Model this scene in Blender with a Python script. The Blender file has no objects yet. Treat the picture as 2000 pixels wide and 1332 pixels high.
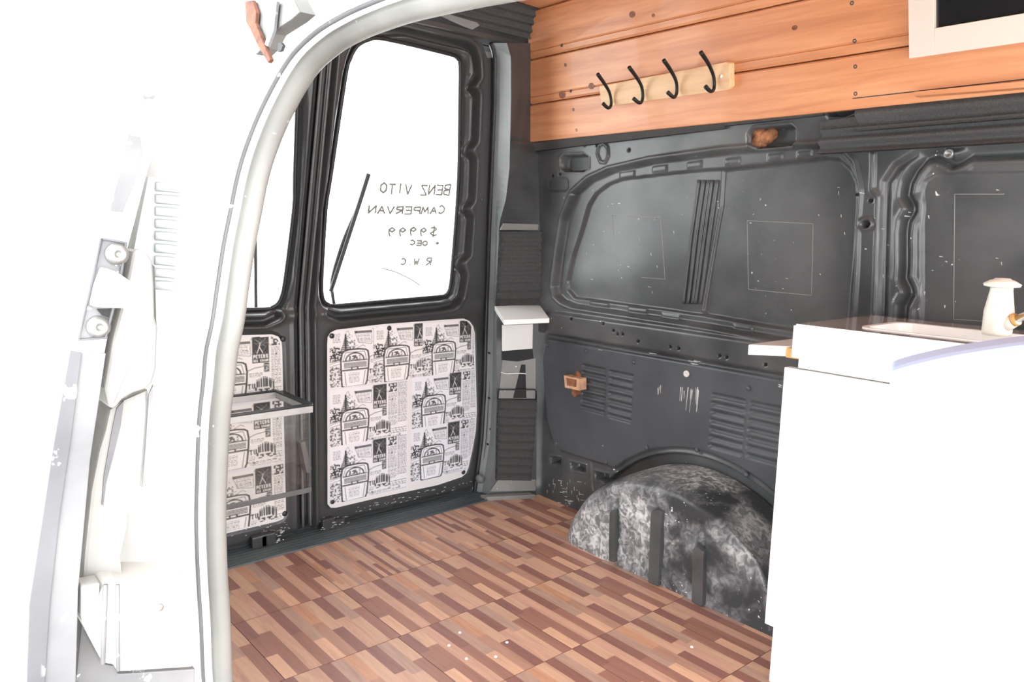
import bpy, bmesh, math, random
import numpy as np
from mathutils import Vector, Matrix

random.seed(7)
rng = np.random.default_rng(7)
D = bpy.data
SC = bpy.context.scene
COL = SC.collection

# ------------------------------------------------------------------ camera
# world: x = 0 far side wall, x grows towards the open sliding door; y = 0 rear, grows to the front; z = 0 van floor
F_PX = 1511.0
YAW, PITCH, ROLL = [math.radians(a) for a in (49.41, 8.29, 1.47)]
CAM = np.array([1.610, 1.742, 0.840])


def cam_axes():
    cy, sy = math.cos(YAW), math.sin(YAW)
    f0 = np.array([-cy, -sy, 0]); r0 = np.array([-sy, cy, 0]); u0 = np.array([0, 0, 1.0])
    f = f0 * math.cos(PITCH) - u0 * math.sin(PITCH)
    u = u0 * math.cos(PITCH) + f0 * math.sin(PITCH)
    return r0 * math.cos(ROLL) + u * math.sin(ROLL), u * math.cos(ROLL) - r0 * math.sin(ROLL), f


RT, UP, FW = cam_axes()
cam_data = D.cameras.new('camera')
cam_data.sensor_width = 36.0
cam_data.lens = F_PX / 2000 * 36.0
cam_data.clip_start = 0.02
cam = D.objects.new('camera', cam_data)
m = Matrix.Identity(4)
for i in range(3):
    m[i][0], m[i][1], m[i][2], m[i][3] = RT[i], UP[i], -FW[i], CAM[i]
cam.matrix_world = m
COL.objects.link(cam)
SC.camera = cam

# ------------------------------------------------------------------ sky, sun, exposure
world = D.worlds.new('world'); SC.world = world
world.use_nodes = True
bg = world.node_tree.nodes['Background']
bg.inputs['Color'].default_value = (0.97, 0.985, 1.0, 1)
bg.inputs['Strength'].default_value = 1.0
SC.view_settings.view_transform = 'Standard'
SC.view_settings.look = 'None'
SC.view_settings.gamma = 1
SC.view_settings.use_curve_mapping = False
SC.view_settings.exposure = 3.05


# ------------------------------------------------------------------ placing helpers
def ray(px, py):
    return (FW * F_PX + RT * (px - 1000) - UP * (py - 666)) / F_PX


def onx(px, py, x): d = ray(px, py); return CAM + d * (x - CAM[0]) / d[0]
def ony(px, py, y): d = ray(px, py); return CAM + d * (y - CAM[1]) / d[1]
def onz(px, py, z=0.0): d = ray(px, py); return CAM + d * (z - CAM[2]) / d[2]
def atd(px, py, t): return CAM + ray(px, py) * t


def proj(p):
    v = np.array(p) - CAM
    return 1000 + F_PX * (v @ RT) / (v @ FW), 666 - F_PX * (v @ UP) / (v @ FW)


def y_rear(z): return -0.15 + 0.23 * max(0.0, z - 0.62)
def x_side(z): return 0.06 * max(0.0, min(z, 1.1) - 0.6) + 0.27 * max(0.0, z - 1.1)
def x_near(z): return 1.355 - 0.30 * max(0.0, z - 0.72) ** 1.15


def _prof(px, py, fn, ax, off):
    d = ray(px, py); v = 0.0 if ax < 1 or True else 0.0
    if fn is x_near: v = 1.3
    for _ in range(70):
        p = CAM + d * (v - CAM[ax]) / d[ax]
        v = 0.5 * v + 0.5 * (fn(p[2]) + off)
    return p


def S(px, py, off=0.0): return _prof(px, py, x_side, 0, off)
def R(px, py, off=0.0): return _prof(px, py, y_rear, 1, off)
def N(px, py, off=0.0): return _prof(px, py, x_near, 0, off)


# ------------------------------------------------------------------ materials
def nodes(name):
    mt = D.materials.new(name); mt.use_nodes = True
    nt = mt.node_tree
    return mt, nt, nt.nodes['Principled BSDF']


def plain(name, col, rough=0.5, metal=0.0, var=0.0, scale=8.0, bump=0.0, bscale=60.0, spec=0.5, coat=0.0):
    mt, nt, b = nodes(name)
    b.inputs['Base Color'].default_value = (*col, 1)
    b.inputs['Roughness'].default_value = rough
    b.inputs['Metallic'].default_value = metal
    b.inputs['Specular IOR Level'].default_value = spec
    b.inputs['Coat Weight'].default_value = coat
    tc = nt.nodes.new('ShaderNodeNewGeometry')
    if var:
        n = nt.nodes.new('ShaderNodeTexNoise'); n.inputs['Scale'].default_value = scale; n.inputs['Detail'].default_value = 5
        nt.links.new(tc.outputs['Position'], n.inputs['Vector'])
        r = nt.nodes.new('ShaderNodeValToRGB')
        r.color_ramp.elements[0].position = .3; r.color_ramp.elements[1].position = .7
        r.color_ramp.elements[0].color = (*[max(0, c * (1 - var)) for c in col], 1)
        r.color_ramp.elements[1].color = (*[min(1, c * (1 + var)) for c in col], 1)
        nt.links.new(n.outputs['Fac'], r.inputs['Fac'])
        nt.links.new(r.outputs['Color'], b.inputs['Base Color'])
    if bump:
        n2 = nt.nodes.new('ShaderNodeTexNoise'); n2.inputs['Scale'].default_value = bscale; n2.inputs['Detail'].default_value = 3
        nt.links.new(tc.outputs['Position'], n2.inputs['Vector'])
        bp = nt.nodes.new('ShaderNodeBump'); bp.inputs['Strength'].default_value = bump; bp.inputs['Distance'].default_value = .003
        nt.links.new(n2.outputs['Fac'], bp.inputs['Height']); nt.links.new(bp.outputs['Normal'], b.inputs['Normal'])
    return mt


def worn(name, col, chip, rough=.4, dust=(.2, .2, .21), dust_amt=.35, dscale=5.0, chip_scale=70, chip_lo=.70, mask=.52, stretch=(1, 1, 1), bump=.04, spec=.5, fine=0.0, dr=(.36, .76)):
    """painted metal with cloudy dust and small chipped flecks"""
    mt, nt, b = nodes(name)
    L = nt.links.new
    geo = nt.nodes.new('ShaderNodeNewGeometry')
    mp = nt.nodes.new('ShaderNodeMapping'); mp.inputs['Scale'].default_value = stretch
    L(geo.outputs['Position'], mp.inputs['Vector'])
    def noise(sc, det=6, dist=0.0):
        n = nt.nodes.new('ShaderNodeTexNoise'); n.inputs['Scale'].default_value = sc; n.inputs['Detail'].default_value = det
        n.inputs['Distortion'].default_value = dist
        L(mp.outputs['Vector'], n.inputs['Vector']); return n
    def ramp(src, a, c):
        r = nt.nodes.new('ShaderNodeMapRange'); r.clamp = True
        r.inputs['From Min'].default_value = a; r.inputs['From Max'].default_value = c
        L(src, r.inputs['Value']); return r
    d1 = ramp(noise(dscale, 5, .3).outputs['Fac'], *dr)
    if fine:
        f2 = ramp(noise(fine, 8, 1.2).outputs['Fac'], .40, .62)
        fm_ = nt.nodes.new('ShaderNodeMath'); fm_.operation = 'MULTIPLY'
        L(d1.outputs['Result'], fm_.inputs[0]); L(f2.outputs['Result'], fm_.inputs[1])
        ad_ = nt.nodes.new('ShaderNodeMath'); ad_.operation = 'MULTIPLY_ADD'; ad_.inputs[1].default_value = .75
        sc_ = nt.nodes.new('ShaderNodeMath'); sc_.operation = 'MULTIPLY'; sc_.inputs[1].default_value = .25
        L(d1.outputs['Result'], sc_.inputs[0]); L(fm_.outputs[0], ad_.inputs[0]); L(sc_.outputs[0], ad_.inputs[2])
        class _o: outputs = {'Result': ad_.outputs[0]}
        d1 = _o
    mul = nt.nodes.new('ShaderNodeMath'); mul.operation = 'MULTIPLY'; mul.inputs[1].default_value = dust_amt
    L(d1.outputs['Result'], mul.inputs[0])
    mix = nt.nodes.new('ShaderNodeMix'); mix.data_type = 'RGBA'
    mix.inputs['A'].default_value = (*col, 1); mix.inputs['B'].default_value = (*dust, 1)
    L(mul.outputs[0], mix.inputs['Factor'])
    c1 = ramp(noise(chip_scale, 3).outputs['Fac'], chip_lo, chip_lo + .025)
    c2 = ramp(noise(6.0, 4).outputs['Fac'], mask, mask + .06)
    cm = nt.nodes.new('ShaderNodeMath'); cm.operation = 'MULTIPLY'
    L(c1.outputs['Result'], cm.inputs[0]); L(c2.outputs['Result'], cm.inputs[1])
    mix2 = nt.nodes.new('ShaderNodeMix'); mix2.data_type = 'RGBA'
    L(mix.outputs['Result'], mix2.inputs['A']); mix2.inputs['B'].default_value = (*chip, 1)
    L(cm.outputs[0], mix2.inputs['Factor'])
    L(mix2.outputs['Result'], b.inputs['Base Color'])
    b.inputs['Roughness'].default_value = rough + .04
    b.inputs['Specular IOR Level'].default_value = spec
    if bump:
        bp = nt.nodes.new('ShaderNodeBump'); bp.inputs['Strength'].default_value = bump; bp.inputs['Distance'].default_value = .01
        L(noise(9, 2).outputs['Fac'], bp.inputs['Height']); L(bp.outputs['Normal'], b.inputs['Normal'])
    return mt


def wood(name, c1, c2, c3, rough=.45, grain=(9, 1.0, 34), attr=None, coat=0.0):
    mt, nt, b = nodes(name); L = nt.links.new
    geo = nt.nodes.new('ShaderNodeNewGeometry')
    info = nt.nodes.new('ShaderNodeObjectInfo')
    off = nt.nodes.new('ShaderNodeVectorMath'); off.operation = 'SCALE'; off.inputs[0].default_value = (7.3, 3.1, 5.7)
    L(info.outputs['Random'], off.inputs['Scale'])
    add = nt.nodes.new('ShaderNodeVectorMath'); add.operation = 'ADD'
    mp = nt.nodes.new('ShaderNodeMapping'); mp.inputs['Scale'].default_value = grain
    L(geo.outputs['Position'], mp.inputs['Vector']); L(mp.outputs['Vector'], add.inputs[0]); L(off.outputs['Vector'], add.inputs[1])
    n = nt.nodes.new('ShaderNodeTexNoise'); n.inputs['Scale'].default_value = 1.6; n.inputs['Detail'].default_value = 9; n.inputs['Roughness'].default_value = .62; n.inputs['Distortion'].default_value = .7
    L(add.outputs['Vector'], n.inputs['Vector'])
    r = nt.nodes.new('ShaderNodeValToRGB')
    r.color_ramp.elements[0].position = .28; r.color_ramp.elements[0].color = (*c1, 1)
    r.color_ramp.elements[1].position = .72; r.color_ramp.elements[1].color = (*c3, 1)
    e = r.color_ramp.elements.new(.5); e.color = (*c2, 1)
    L(n.outputs['Fac'], r.inputs['Fac'])
    out = r.outputs['Color']
    if attr:
        at = nt.nodes.new('ShaderNodeAttribute'); at.attribute_name = attr
        mx = nt.nodes.new('ShaderNodeMix'); mx.data_type = 'RGBA'; mx.blend_type = 'MULTIPLY'; mx.inputs['Factor'].default_value = 1
        L(at.outputs['Color'], mx.inputs['A']); L(out, mx.inputs['B']); out = mx.outputs['Result']
    L(out, b.inputs['Base Color'])
    b.inputs['Roughness'].default_value = rough
    b.inputs['Coat Weight'].default_value = coat
    bp = nt.nodes.new('ShaderNodeBump'); bp.inputs['Strength'].default_value = .08; bp.inputs['Distance'].default_value = .002
    L(n.outputs['Fac'], bp.inputs['Height']); L(bp.outputs['Normal'], b.inputs['Normal'])
    return mt


def attr_mat(name, attr, rough=.7):
    mt, nt, b = nodes(name)
    at = nt.nodes.new('ShaderNodeAttribute'); at.attribute_name = attr
    nt.links.new(at.outputs['Color'], b.inputs['Base Color']); b.inputs['Roughness'].default_value = rough
    return mt


def clear_mat(name, tint=(1, 1, 1), gloss=.06, haze=0.0, haze_col=(.8, .82, .8)):
    mt = D.materials.new(name); mt.use_nodes = True; nt = mt.node_tree
    nt.nodes.clear(); L = nt.links.new
    out = nt.nodes.new('ShaderNodeOutputMaterial')
    tr = nt.nodes.new('ShaderNodeBsdfTransparent'); tr.inputs['Color'].default_value = (*tint, 1)
    gl = nt.nodes.new('ShaderNodeBsdfGlossy'); gl.inputs['Roughness'].default_value = .05
    mx = nt.nodes.new('ShaderNodeMixShader'); mx.inputs[0].default_value = gloss
    L(tr.outputs[0], mx.inputs[1]); L(gl.outputs[0], mx.inputs[2])
    last = mx
    if haze:
        df = nt.nodes.new('ShaderNodeBsdfDiffuse'); df.inputs['Color'].default_value = (*haze_col, 1)
        m2 = nt.nodes.new('ShaderNodeMixShader'); m2.inputs[0].default_value = haze
        L(mx.outputs[0], m2.inputs[1]); L(df.outputs[0], m2.inputs[2]); last = m2
    L(last.outputs[0], out.inputs['Surface'])
    return mt


M = {}
M['black'] = worn('black_painted_metal', (.046, .049, .052), (.75, .75, .75), rough=.24, dust=(.17, .175, .175), dust_amt=.6, dscale=5.5, chip_scale=95, chip_lo=.71, mask=.53)
M['door_black'] = worn('satin_black_door_paint', (.052, .053, .055), (.75, .75, .75), rough=.25, dust=(.10, .105, .11), dust_amt=.4, dscale=3, chip_scale=110, chip_lo=.735, mask=.53)
M['lining'] = worn('charcoal_lining_board', (.058, .064, .073), (.6, .6, .6), rough=.36, dust=(.16, .168, .178), dust_amt=.4, dscale=4, chip_scale=100, chip_lo=.735, mask=.55)
M['arch'] = worn('scuffed_wheel_arch', (.045, .05, .055), (.75, .75, .73), rough=.34, dust=(.72, .73, .74), dust_amt=1.0, dscale=7, chip_scale=120, chip_lo=.67, mask=.5, bump=.3, fine=55, dr=(.40, .66))
M['sill'] = worn('dark_teal_sill', (.05, .066, .074), (.6, .6, .6), rough=.4, dust=(.14, .17, .18), dust_amt=.5, dscale=12, chip_scale=120, chip_lo=.74, mask=.55, stretch=(.25, 2, 1))
M['pillar_grey'] = worn('grey_lit_face', (.20, .22, .225), (.5, .5, .5), rough=.3, dust=(.33, .36, .36), dust_amt=.5, dscale=5, chip_scale=90, chip_lo=.72)  # paler grey puts the light caught by the angled frame face into colour
M['bare'] = worn('bare_metal_pocket', (.20, .20, .195), (.7, .7, .7), rough=.4, dust=(.33, .32, .30), dust_amt=.6, dscale=9, chip_scale=90, chip_lo=.7)
M['foam'] = plain('charcoal_foam', (.072, .073, .074), .95, var=.18, scale=300, bump=.25, bscale=500, spec=.15)
M['wood'] = wood('varnished_pine', (.52, .205, .092), (.66, .295, .138), (.76, .37, .19), rough=.38, grain=(26, 1.6, 26), coat=.15)
M['bamboo'] = wood('pale_bamboo', (.70, .43, .23), (.80, .54, .31), (.86, .62, .38), rough=.5, grain=(40, 3, 40))
M['vinyl'] = wood('wood_print_vinyl', (.80, .78, .76), (1, 1, 1), (1.15, 1.13, 1.10), rough=.42, grain=(60, 5, 20), attr='Col')
M['white'] = plain('white_laminate', (.86, .85, .83), .22, var=.02, scale=3, coat=.2)
M['worktop'] = plain('glossy_taupe_laminate', (.36, .31, .285), .13, var=.02, scale=3, coat=.3)
M['sink'] = plain('white_sink_plastic', (.90, .90, .88), .3)
M['cream'] = plain('cream_plastic', (.80, .78, .70), .35, var=.05, scale=20)
M['body'] = worn('white_body_paint', (.82, .82, .81), (.25, .25, .25), rough=.3, dust=(.62, .61, .57), dust_amt=.4, dscale=8, chip_scale=80, chip_lo=.75, mask=.6, bump=.0)
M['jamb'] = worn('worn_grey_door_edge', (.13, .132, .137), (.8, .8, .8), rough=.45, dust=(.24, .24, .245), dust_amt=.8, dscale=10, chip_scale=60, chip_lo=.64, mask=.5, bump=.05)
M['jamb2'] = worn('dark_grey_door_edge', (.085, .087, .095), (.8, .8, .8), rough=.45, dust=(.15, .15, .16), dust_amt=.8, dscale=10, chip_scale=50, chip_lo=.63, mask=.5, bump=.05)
M['seal'] = worn('grey_rubber_seal', (.115, .114, .108), (.5, .5, .5), rough=.45, dust=(.26, .257, .24), dust_amt=.9, dscale=5, chip_scale=90, chip_lo=.72, bump=.02)
M['rubber'] = plain('black_rubber', (.018, .019, .02), .45, var=.2, scale=40)
M['plastic'] = plain('dark_plastic_button', (.03, .03, .033), .35)
M['grey_plastic'] = plain('grey_plastic', (.14, .145, .15), .4, var=.1, scale=60)
M['iron'] = plain('black_iron', (.012, .013, .014), .42, spec=.4)
M['screw'] = plain('dull_screw_steel', (.11, .10, .09), .4, metal=.7)
M['steel'] = plain('steel', (.55, .55, .55), .3, metal=1.0)
M['zinc'] = plain('zinc_bolt', (.32, .32, .31), .4, metal=.6)
M['alu'] = plain('aluminium_angle', (.50, .51, .50), .4, metal=.5, var=.1, scale=30)
M['rust'] = plain('rust', (.26, .105, .05), .8, var=.5, scale=60, bump=.3, bscale=150)
M['rust_dark'] = plain('dark_rust', (.105, .034, .014), .8, var=.6, scale=90)
M['tan'] = plain('raw_chipboard_edge', (.62, .36, .13), .7, var=.15, scale=150)
M['block'] = plain('raw_timber_block', (.70, .42, .26), .7, var=.25, scale=40)
M['stuffing'] = plain('brown_fibre_stuffing', (.30, .13, .06), .9, var=.6, scale=60, bump=.6, bscale=90)
M['knot'] = plain('wood_knot', (.22, .075, .03), .5, var=.4, scale=120)
M['dark'] = plain('cavity_shade', (.012, .012, .013), .7)  # near-black colour stands in for the shade inside holes and slots
M['darkglass'] = plain('dark_glass', (.012, .013, .014), .04, coat=.5)
M['glass'] = clear_mat('window_glass', (.97, .985, .98), .05)
M['acrylic'] = clear_mat('clear_acrylic', (.985, .99, .988), .035)
M['paperback'] = plain('white_backing_board', (.86, .85, .86), .55, var=.03, scale=6)
M['print'] = attr_mat('newsprint', 'Col', .6)
M['ink'] = plain('pale_marker_ink', (.30, .29, .265), .8)
M['red'] = plain('red_plastic', (.6, .02, .03), .4)
M['paleblue'] = plain('pale_blue_panel', (.50, .63, .90), .5)
M['gaiter'] = plain('pale_grey_gaiter', (.42, .45, .45), .5, var=.1, scale=30)
M['scratch'] = plain('pale_scored_line', (.30, .29, .28), .6)
M['pocket'] = worn('grimy_pocket_metal', (.085, .087, .085), (.3, .3, .3), rough=.45, dust=(.17, .165, .155), dust_amt=.8, dscale=14)
M['concrete'] = plain('pale_concrete', (.62, .61, .58), .8, var=.1, scale=4)
M['chip'] = plain('chipped_white_paint', (.62, .62, .60), .6)
M['trim_pale'] = plain('grey_white_trim_plastic', (.27, .27, .255), .4, var=.12, scale=14)
M['trim_white'] = plain('dull_white_trim', (.47, .465, .44), .4, var=.12, scale=12)
M['frame'] = plain('cream_white_frame', (.70, .64, .57), .4)
M['chrome'] = plain('chrome', (.75, .75, .76), .12, metal=1.0)


# ------------------------------------------------------------------ mesh helpers
def link(name, me, mt, parent=None, smooth=False):
    if mt is not None and not me.materials:
        me.materials.append(mt)
    if smooth:
        me.polygons.foreach_set('use_smooth', [True] * len(me.polygons))
    o = D.objects.new(name, me); COL.objects.link(o)
    if parent: o.parent = parent
    return o


def pyd(name, vs, fs, mt, parent=None, smooth=False):
    me = D.meshes.new(name)
    me.from_pydata([tuple(map(float, v)) for v in vs], [], fs); me.update()
    return link(name, me, mt, parent, smooth)


def tag(o, label=None, cat=None, group=None, kind=None):
    if label: o['label'] = label
    if cat: o['category'] = cat
    if group: o['group'] = group
    if kind: o['kind'] = kind
    return o


def empty(name, loc, label=None, cat=None, kind=None):
    o = D.objects.new(name, None); o.empty_display_size = .05
    COL.objects.link(o); o.location = tuple(map(float, loc))
    tag(o, label, cat, None, kind)
    return o


def adopt(parent):
    """children were built in world space: keep them there"""
    bpy.context.view_layer.update()
    inv = parent.matrix_world.inverted()
    for c in parent.children:
        c.matrix_parent_inverse = inv


def smooth_path(pts, n=8, closed=False):
    pts = [np.array(p, float) for p in pts]; out = []; k = len(pts)
    rg = range(k if closed else k - 1)
    for i in rg:
        if closed: p0, p1, p2, p3 = pts[i - 1], pts[i], pts[(i + 1) % k], pts[(i + 2) % k]
        else: p0, p1, p2, p3 = pts[max(i - 1, 0)], pts[i], pts[i + 1], pts[min(i + 2, k - 1)]
        for j in range(n):
            t = j / n
            out.append(.5 * ((2 * p1) + (-p0 + p2) * t + (2 * p0 - 5 * p1 + 4 * p2 - p3) * t * t + (-p0 + 3 * p1 - 3 * p2 + p3) * t ** 3))
    if not closed: out.append(pts[-1])
    return out


def tube_data(pts, rad, seg=8, closed=False, squash=1.0, ref=None):
    pts = [np.array(p, float) for p in pts]; k = len(pts)
    vs, fs = [], []
    nrm = None
    for i in range(k):
        a = pts[i - 1] if (i > 0 or closed) else pts[i]
        b = pts[(i + 1) % k] if (i < k - 1 or closed) else pts[i]
        t = b - a; t /= (np.linalg.norm(t) + 1e-12)
        if nrm is None:
            nrm = np.array(ref, float) if ref is not None else (np.array([0, 0, 1.]) if abs(t[2]) < .9 else np.array([1., 0, 0]))
        nrm = nrm - t * (nrm @ t); nrm /= (np.linalg.norm(nrm) + 1e-12)
        bi = np.cross(t, nrm)
        rr = rad[i] if hasattr(rad, '__len__') else rad
        for s in range(seg):
            an = 2 * math.pi * s / seg
            vs.append(pts[i] + nrm * math.cos(an) * rr + bi * math.sin(an) * rr * squash)
    last = k if closed else k - 1
    for i in range(last):
        for s in range(seg):
            a = i * seg + s; b = i * seg + (s + 1) % seg
            c = ((i + 1) % k) * seg + (s + 1) % seg; d = ((i + 1) % k) * seg + s
            fs.append((a, b, c, d))
    if not closed:
        fs.append(tuple(range(seg))[::-1]); fs.append(tuple((k - 1) * seg + s for s in range(seg)))
    return vs, fs


def tube(name, pts, rad, mt, parent=None, seg=8, closed=False, squash=1.0, ref=None):
    vs, fs = tube_data(pts, rad, seg, closed, squash, ref)
    return pyd(name, vs, fs, mt, parent, True)


def slab(name, front, direction, mt, parent=None, bevel=0.0, seg=2):
    """closed outline of 3-D points pushed along direction into a solid plate"""
    bm = bmesh.new()
    f = bm.faces.new([bm.verts.new(tuple(map(float, p))) for p in front])
    r = bmesh.ops.extrude_face_region(bm, geom=[f])
    ev = [g for g in r['geom'] if isinstance(g, bmesh.types.BMVert)]
    bmesh.ops.translate(bm, verts=ev, vec=Vector(tuple(map(float, direction))))
    bmesh.ops.recalc_face_normals(bm, faces=bm.faces)
    if bevel:
        es = [e for e in bm.edges if len(e.link_faces) == 2 and e.link_faces[0].normal.angle(e.link_faces[1].normal, 0) > .6]
        bmesh.ops.bevel(bm, geom=es, offset=bevel, segments=seg, affect='EDGES', profile=.6)
    me = D.meshes.new(name); bm.to_mesh(me); bm.free()
    return link(name, me, mt, parent)


def box(name, lo, hi, mt, parent=None, bevel=.002, seg=2):
    x0, y0, z0 = lo; x1, y1, z1 = hi
    return slab(name, [(x0, y0, z0), (x1, y0, z0), (x1, y1, z0), (x0, y1, z0)], (0, 0, z1 - z0), mt, parent, bevel, seg)


def lathe(name, prof, origin, axis, mt, parent=None, seg=20):
    ax = np.array(axis, float); ax /= np.linalg.norm(ax)
    t = np.array([1., 0, 0]) if abs(ax[0]) < .8 else np.array([0, 1., 0])
    u = np.cross(ax, t); u /= np.linalg.norm(u); v = np.cross(ax, u)
    vs, fs = [], []
    for r, h in prof:
        for s in range(seg):
            a = 2 * math.pi * s / seg
            vs.append(np.array(origin) + ax * h + (u * math.cos(a) + v * math.sin(a)) * r)
    for i in range(len(prof) - 1):
        for s in range(seg):
            fs.append((i * seg + s, i * seg + (s + 1) % seg, (i + 1) * seg + (s + 1) % seg, (i + 1) * seg + s))
    fs.append(tuple(range(seg))[::-1]); fs.append(tuple((len(prof) - 1) * seg + s for s in range(seg)))
    return pyd(name, vs, fs, mt, parent, True)


def round_poly(pts, r, n=5):
    """rounded corners for a 2-D or 3-D closed polygon"""
    pts = [np.array(p, float) for p in pts]; out = []
    for i, p in enumerate(pts):
        a = pts[i - 1] - p; b = pts[(i + 1) % len(pts)] - p
        la, lb = np.linalg.norm(a), np.linalg.norm(b); q = min(r, la * .45, lb * .45)
        s, e = p + a / la * q, p + b / lb * q
        for j in range(n + 1):
            t = j / n; out.append((1 - t) ** 2 * s + 2 * t * (1 - t) * p + t * t * e)
    return out


def sdf(Px, Py, poly):
    """signed distance (negative inside) and nearest outline point"""
    P = np.array(poly, float); Q = np.roll(P, -1, 0)
    best = np.full(Px.shape, 1e9); bx = np.zeros(Px.shape); by = np.zeros(Px.shape); ins = np.zeros(Px.shape, bool)
    for (ax, ay), (cx, cy) in zip(P, Q):
        ex, ey = cx - ax, cy - ay
        t = np.clip(((Px - ax) * ex + (Py - ay) * ey) / (ex * ex + ey * ey + 1e-15), 0, 1)
        qx, qy = ax + t * ex, ay + t * ey
        d = (Px - qx) ** 2 + (Py - qy) ** 2
        k = d < best; best = np.where(k, d, best); bx = np.where(k, qx, bx); by = np.where(k, qy, by)
        if ay != cy:
            c = ((ay > Py) != (cy > Py)) & (Px < ex * (Py - ay) / (cy - ay) + ax); ins ^= c
    d = np.sqrt(best)
    return np.where(ins, -d, d), bx, by


def dline(Px, Py, line):
    best = np.full(Px.shape, 1e9)
    for (ax, ay), (cx, cy) in zip(line[:-1], line[1:]):
        ex, ey = cx - ax, cy - ay
        t = np.clip(((Px - ax) * ex + (Py - ay) * ey) / (ex * ex + ey * ey + 1e-15), 0, 1)
        best = np.minimum(best, (Px - ax - t * ex) ** 2 + (Py - ay - t * ey) ** 2)
    return np.sqrt(best)


def sst(x): x = np.clip(x, 0, 1); return x * x * (3 - 2 * x)
def inside(sd, soft): return sst(.5 - sd / soft)


def hfield(name, us, vs, hfun, mapfun, mt, keep=(), parent=None):
    """pressed sheet: a fine grid raised and sunk by hfun; keep = [(outline, True keep inside / False cut out)]"""
    U, V = np.meshgrid(us, vs)
    nu, nv = len(us), len(vs)
    cu, cv = (U[:-1, :-1] + U[1:, 1:]) / 2, (V[:-1, :-1] + V[1:, 1:]) / 2
    ok = np.ones(cu.shape, bool)
    for poly, want in keep:
        s, _, _ = sdf(cu, cv, poly)
        ok &= (s < 0) if want else (s > 0)
    if keep:
        used = np.zeros(U.shape, int)
        for a, b in ((0, 0), (0, 1), (1, 0), (1, 1)):
            used[a:nv - 1 + a, b:nu - 1 + b] += ok
        rim = (used > 0) & (used < 4)
        st = max(us[1] - us[0], vs[1] - vs[0]) * 1.6
        for poly, want in keep:
            s, bx, by = sdf(U, V, poly)
            k = rim & (np.abs(s) < st)
            U = np.where(k, bx, U); V = np.where(k, by, V)
    Hh = hfun(U, V)
    X, Y, Z = mapfun(U, V, Hh)
    co = np.stack([X, Y, Z], -1).reshape(-1, 3)
    idx = np.arange(nu * nv).reshape(nv, nu)
    q = np.stack([idx[:-1, :-1], idx[:-1, 1:], idx[1:, 1:], idx[1:, :-1]], -1)[ok]
    un, inv = np.unique(q.reshape(-1), return_inverse=True)
    co = co[un]; q = inv.reshape(-1, 4)
    me = D.meshes.new(name)
    me.vertices.add(len(co)); me.vertices.foreach_set('co', co.astype(np.float32).ravel())
    me.loops.add(q.size); me.loops.foreach_set('vertex_index', q.astype(np.int32).ravel())
    me.polygons.add(len(q)); me.polygons.foreach_set('loop_start', np.arange(0, q.size, 4, dtype=np.int32))
    me.polygons.foreach_set('use_smooth', np.ones(len(q), bool))
    me.update(calc_edges=True)
    return link(name, me, mt, parent)


def loft(name, rails, mt, parent=None, smooth=True):
    n = len(rails[0]); vs, fs = [], []
    for r in rails: vs += list(r)
    for i in range(len(rails) - 1):
        for j in range(n - 1):
            fs.append((i * n + j, i * n + j + 1, (i + 1) * n + j + 1, (i + 1) * n + j))
    return pyd(name, vs, fs, mt, parent, smooth)


def dome(name, p, nrm, r, h, mt, parent, seg=10):
    return lathe(name, [(r, -.001), (r, h * .35), (r * .75, h * .8), (r * .3, h)], p, nrm, mt, parent, seg)


# ------------------------------------------------------------------ ground outside
g = box('ground', (-3.5, -3.5, -.62), (6.5, 6.5, -.60), M['concrete'], None, 0)
tag(g, 'pale concrete ground outside the van', 'ground', kind='structure')

# ------------------------------------------------------------------ floor of printed vinyl tiles
floor = box('floor', (-.03, -.06, -.03), (1.36, 3.0, -.003), M['sill'], None, 0)
tag(floor, 'van floor covered with wood look vinyl tiles', 'floor', kind='structure')
DK, DM, MD, GR, OR, LT, LP, BR = (.255, .115, .092), (.320, .152, .112), (.420, .230, .162), (.425, .268, .205), (.520, .270, .165), (.565, .345, .235), (.545, .315, .225), (.650, .385, .258)
T = .2535
# columns from small x to large x: list of (end fraction along y, colour)
PAT = [[(.37, LT), (1, DM)], [(.52, GR), (1, LT)], [(.44, DK), (1, LP)], [(.575, LT), (1, DK)], [(.40, OR), (1, MD)],
       [(.64, GR), (1, BR)], [(.45, DK), (1, DM)], [(1, LP)], [(.275, LT), (1, DM)], [(.32, DK), (.64, DM), (1, BR)]]


def tile_mesh(name, pat, wy=T, wx=T, gap=.0007):
    vs, fs, cols = [], [], []
    n = len(pat)
    for k, col in enumerate(pat):
        xa, xb = k / n * wx, (k + 1) / n * wx
        if k == 0: xa += gap
        if k == n - 1: xb -= gap
        y0 = 0
        for end, c in col:
            ya, yb = max(y0 * wy, gap), min(end * wy, wy - gap)
            i = len(vs); vs += [(xa, ya, 0), (xb, ya, 0), (xb, yb, 0), (xa, yb, 0)]
            fs.append((i, i + 1, i + 2, i + 3)); cols.append(c); y0 = end
    i = len(vs); g_ = gap
    ring = [(g_, g_), (wx - g_, g_), (wx - g_, wy - g_), (g_, wy - g_)]
    vs += [(x, y, 0) for x, y in ring] + [(x, y, -.003) for x, y in ring]
    for a in range(4):
        b = (a + 1) % 4; fs.append((i + a, i + 4 + a, i + 4 + b, i + b)); cols.append(DK)
    me = D.meshes.new(name); me.from_pydata(vs, [], fs); me.update()
    at = me.attributes.new('Col', 'FLOAT_COLOR', 'CORNER')
    arr = np.concatenate([np.tile([*c, 1.0], (4, 1)) for c in cols]).astype(np.float32)
    at.data.foreach_set('color', arr.ravel())
    me.materials.append(M['vinyl'])
    return me


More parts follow.
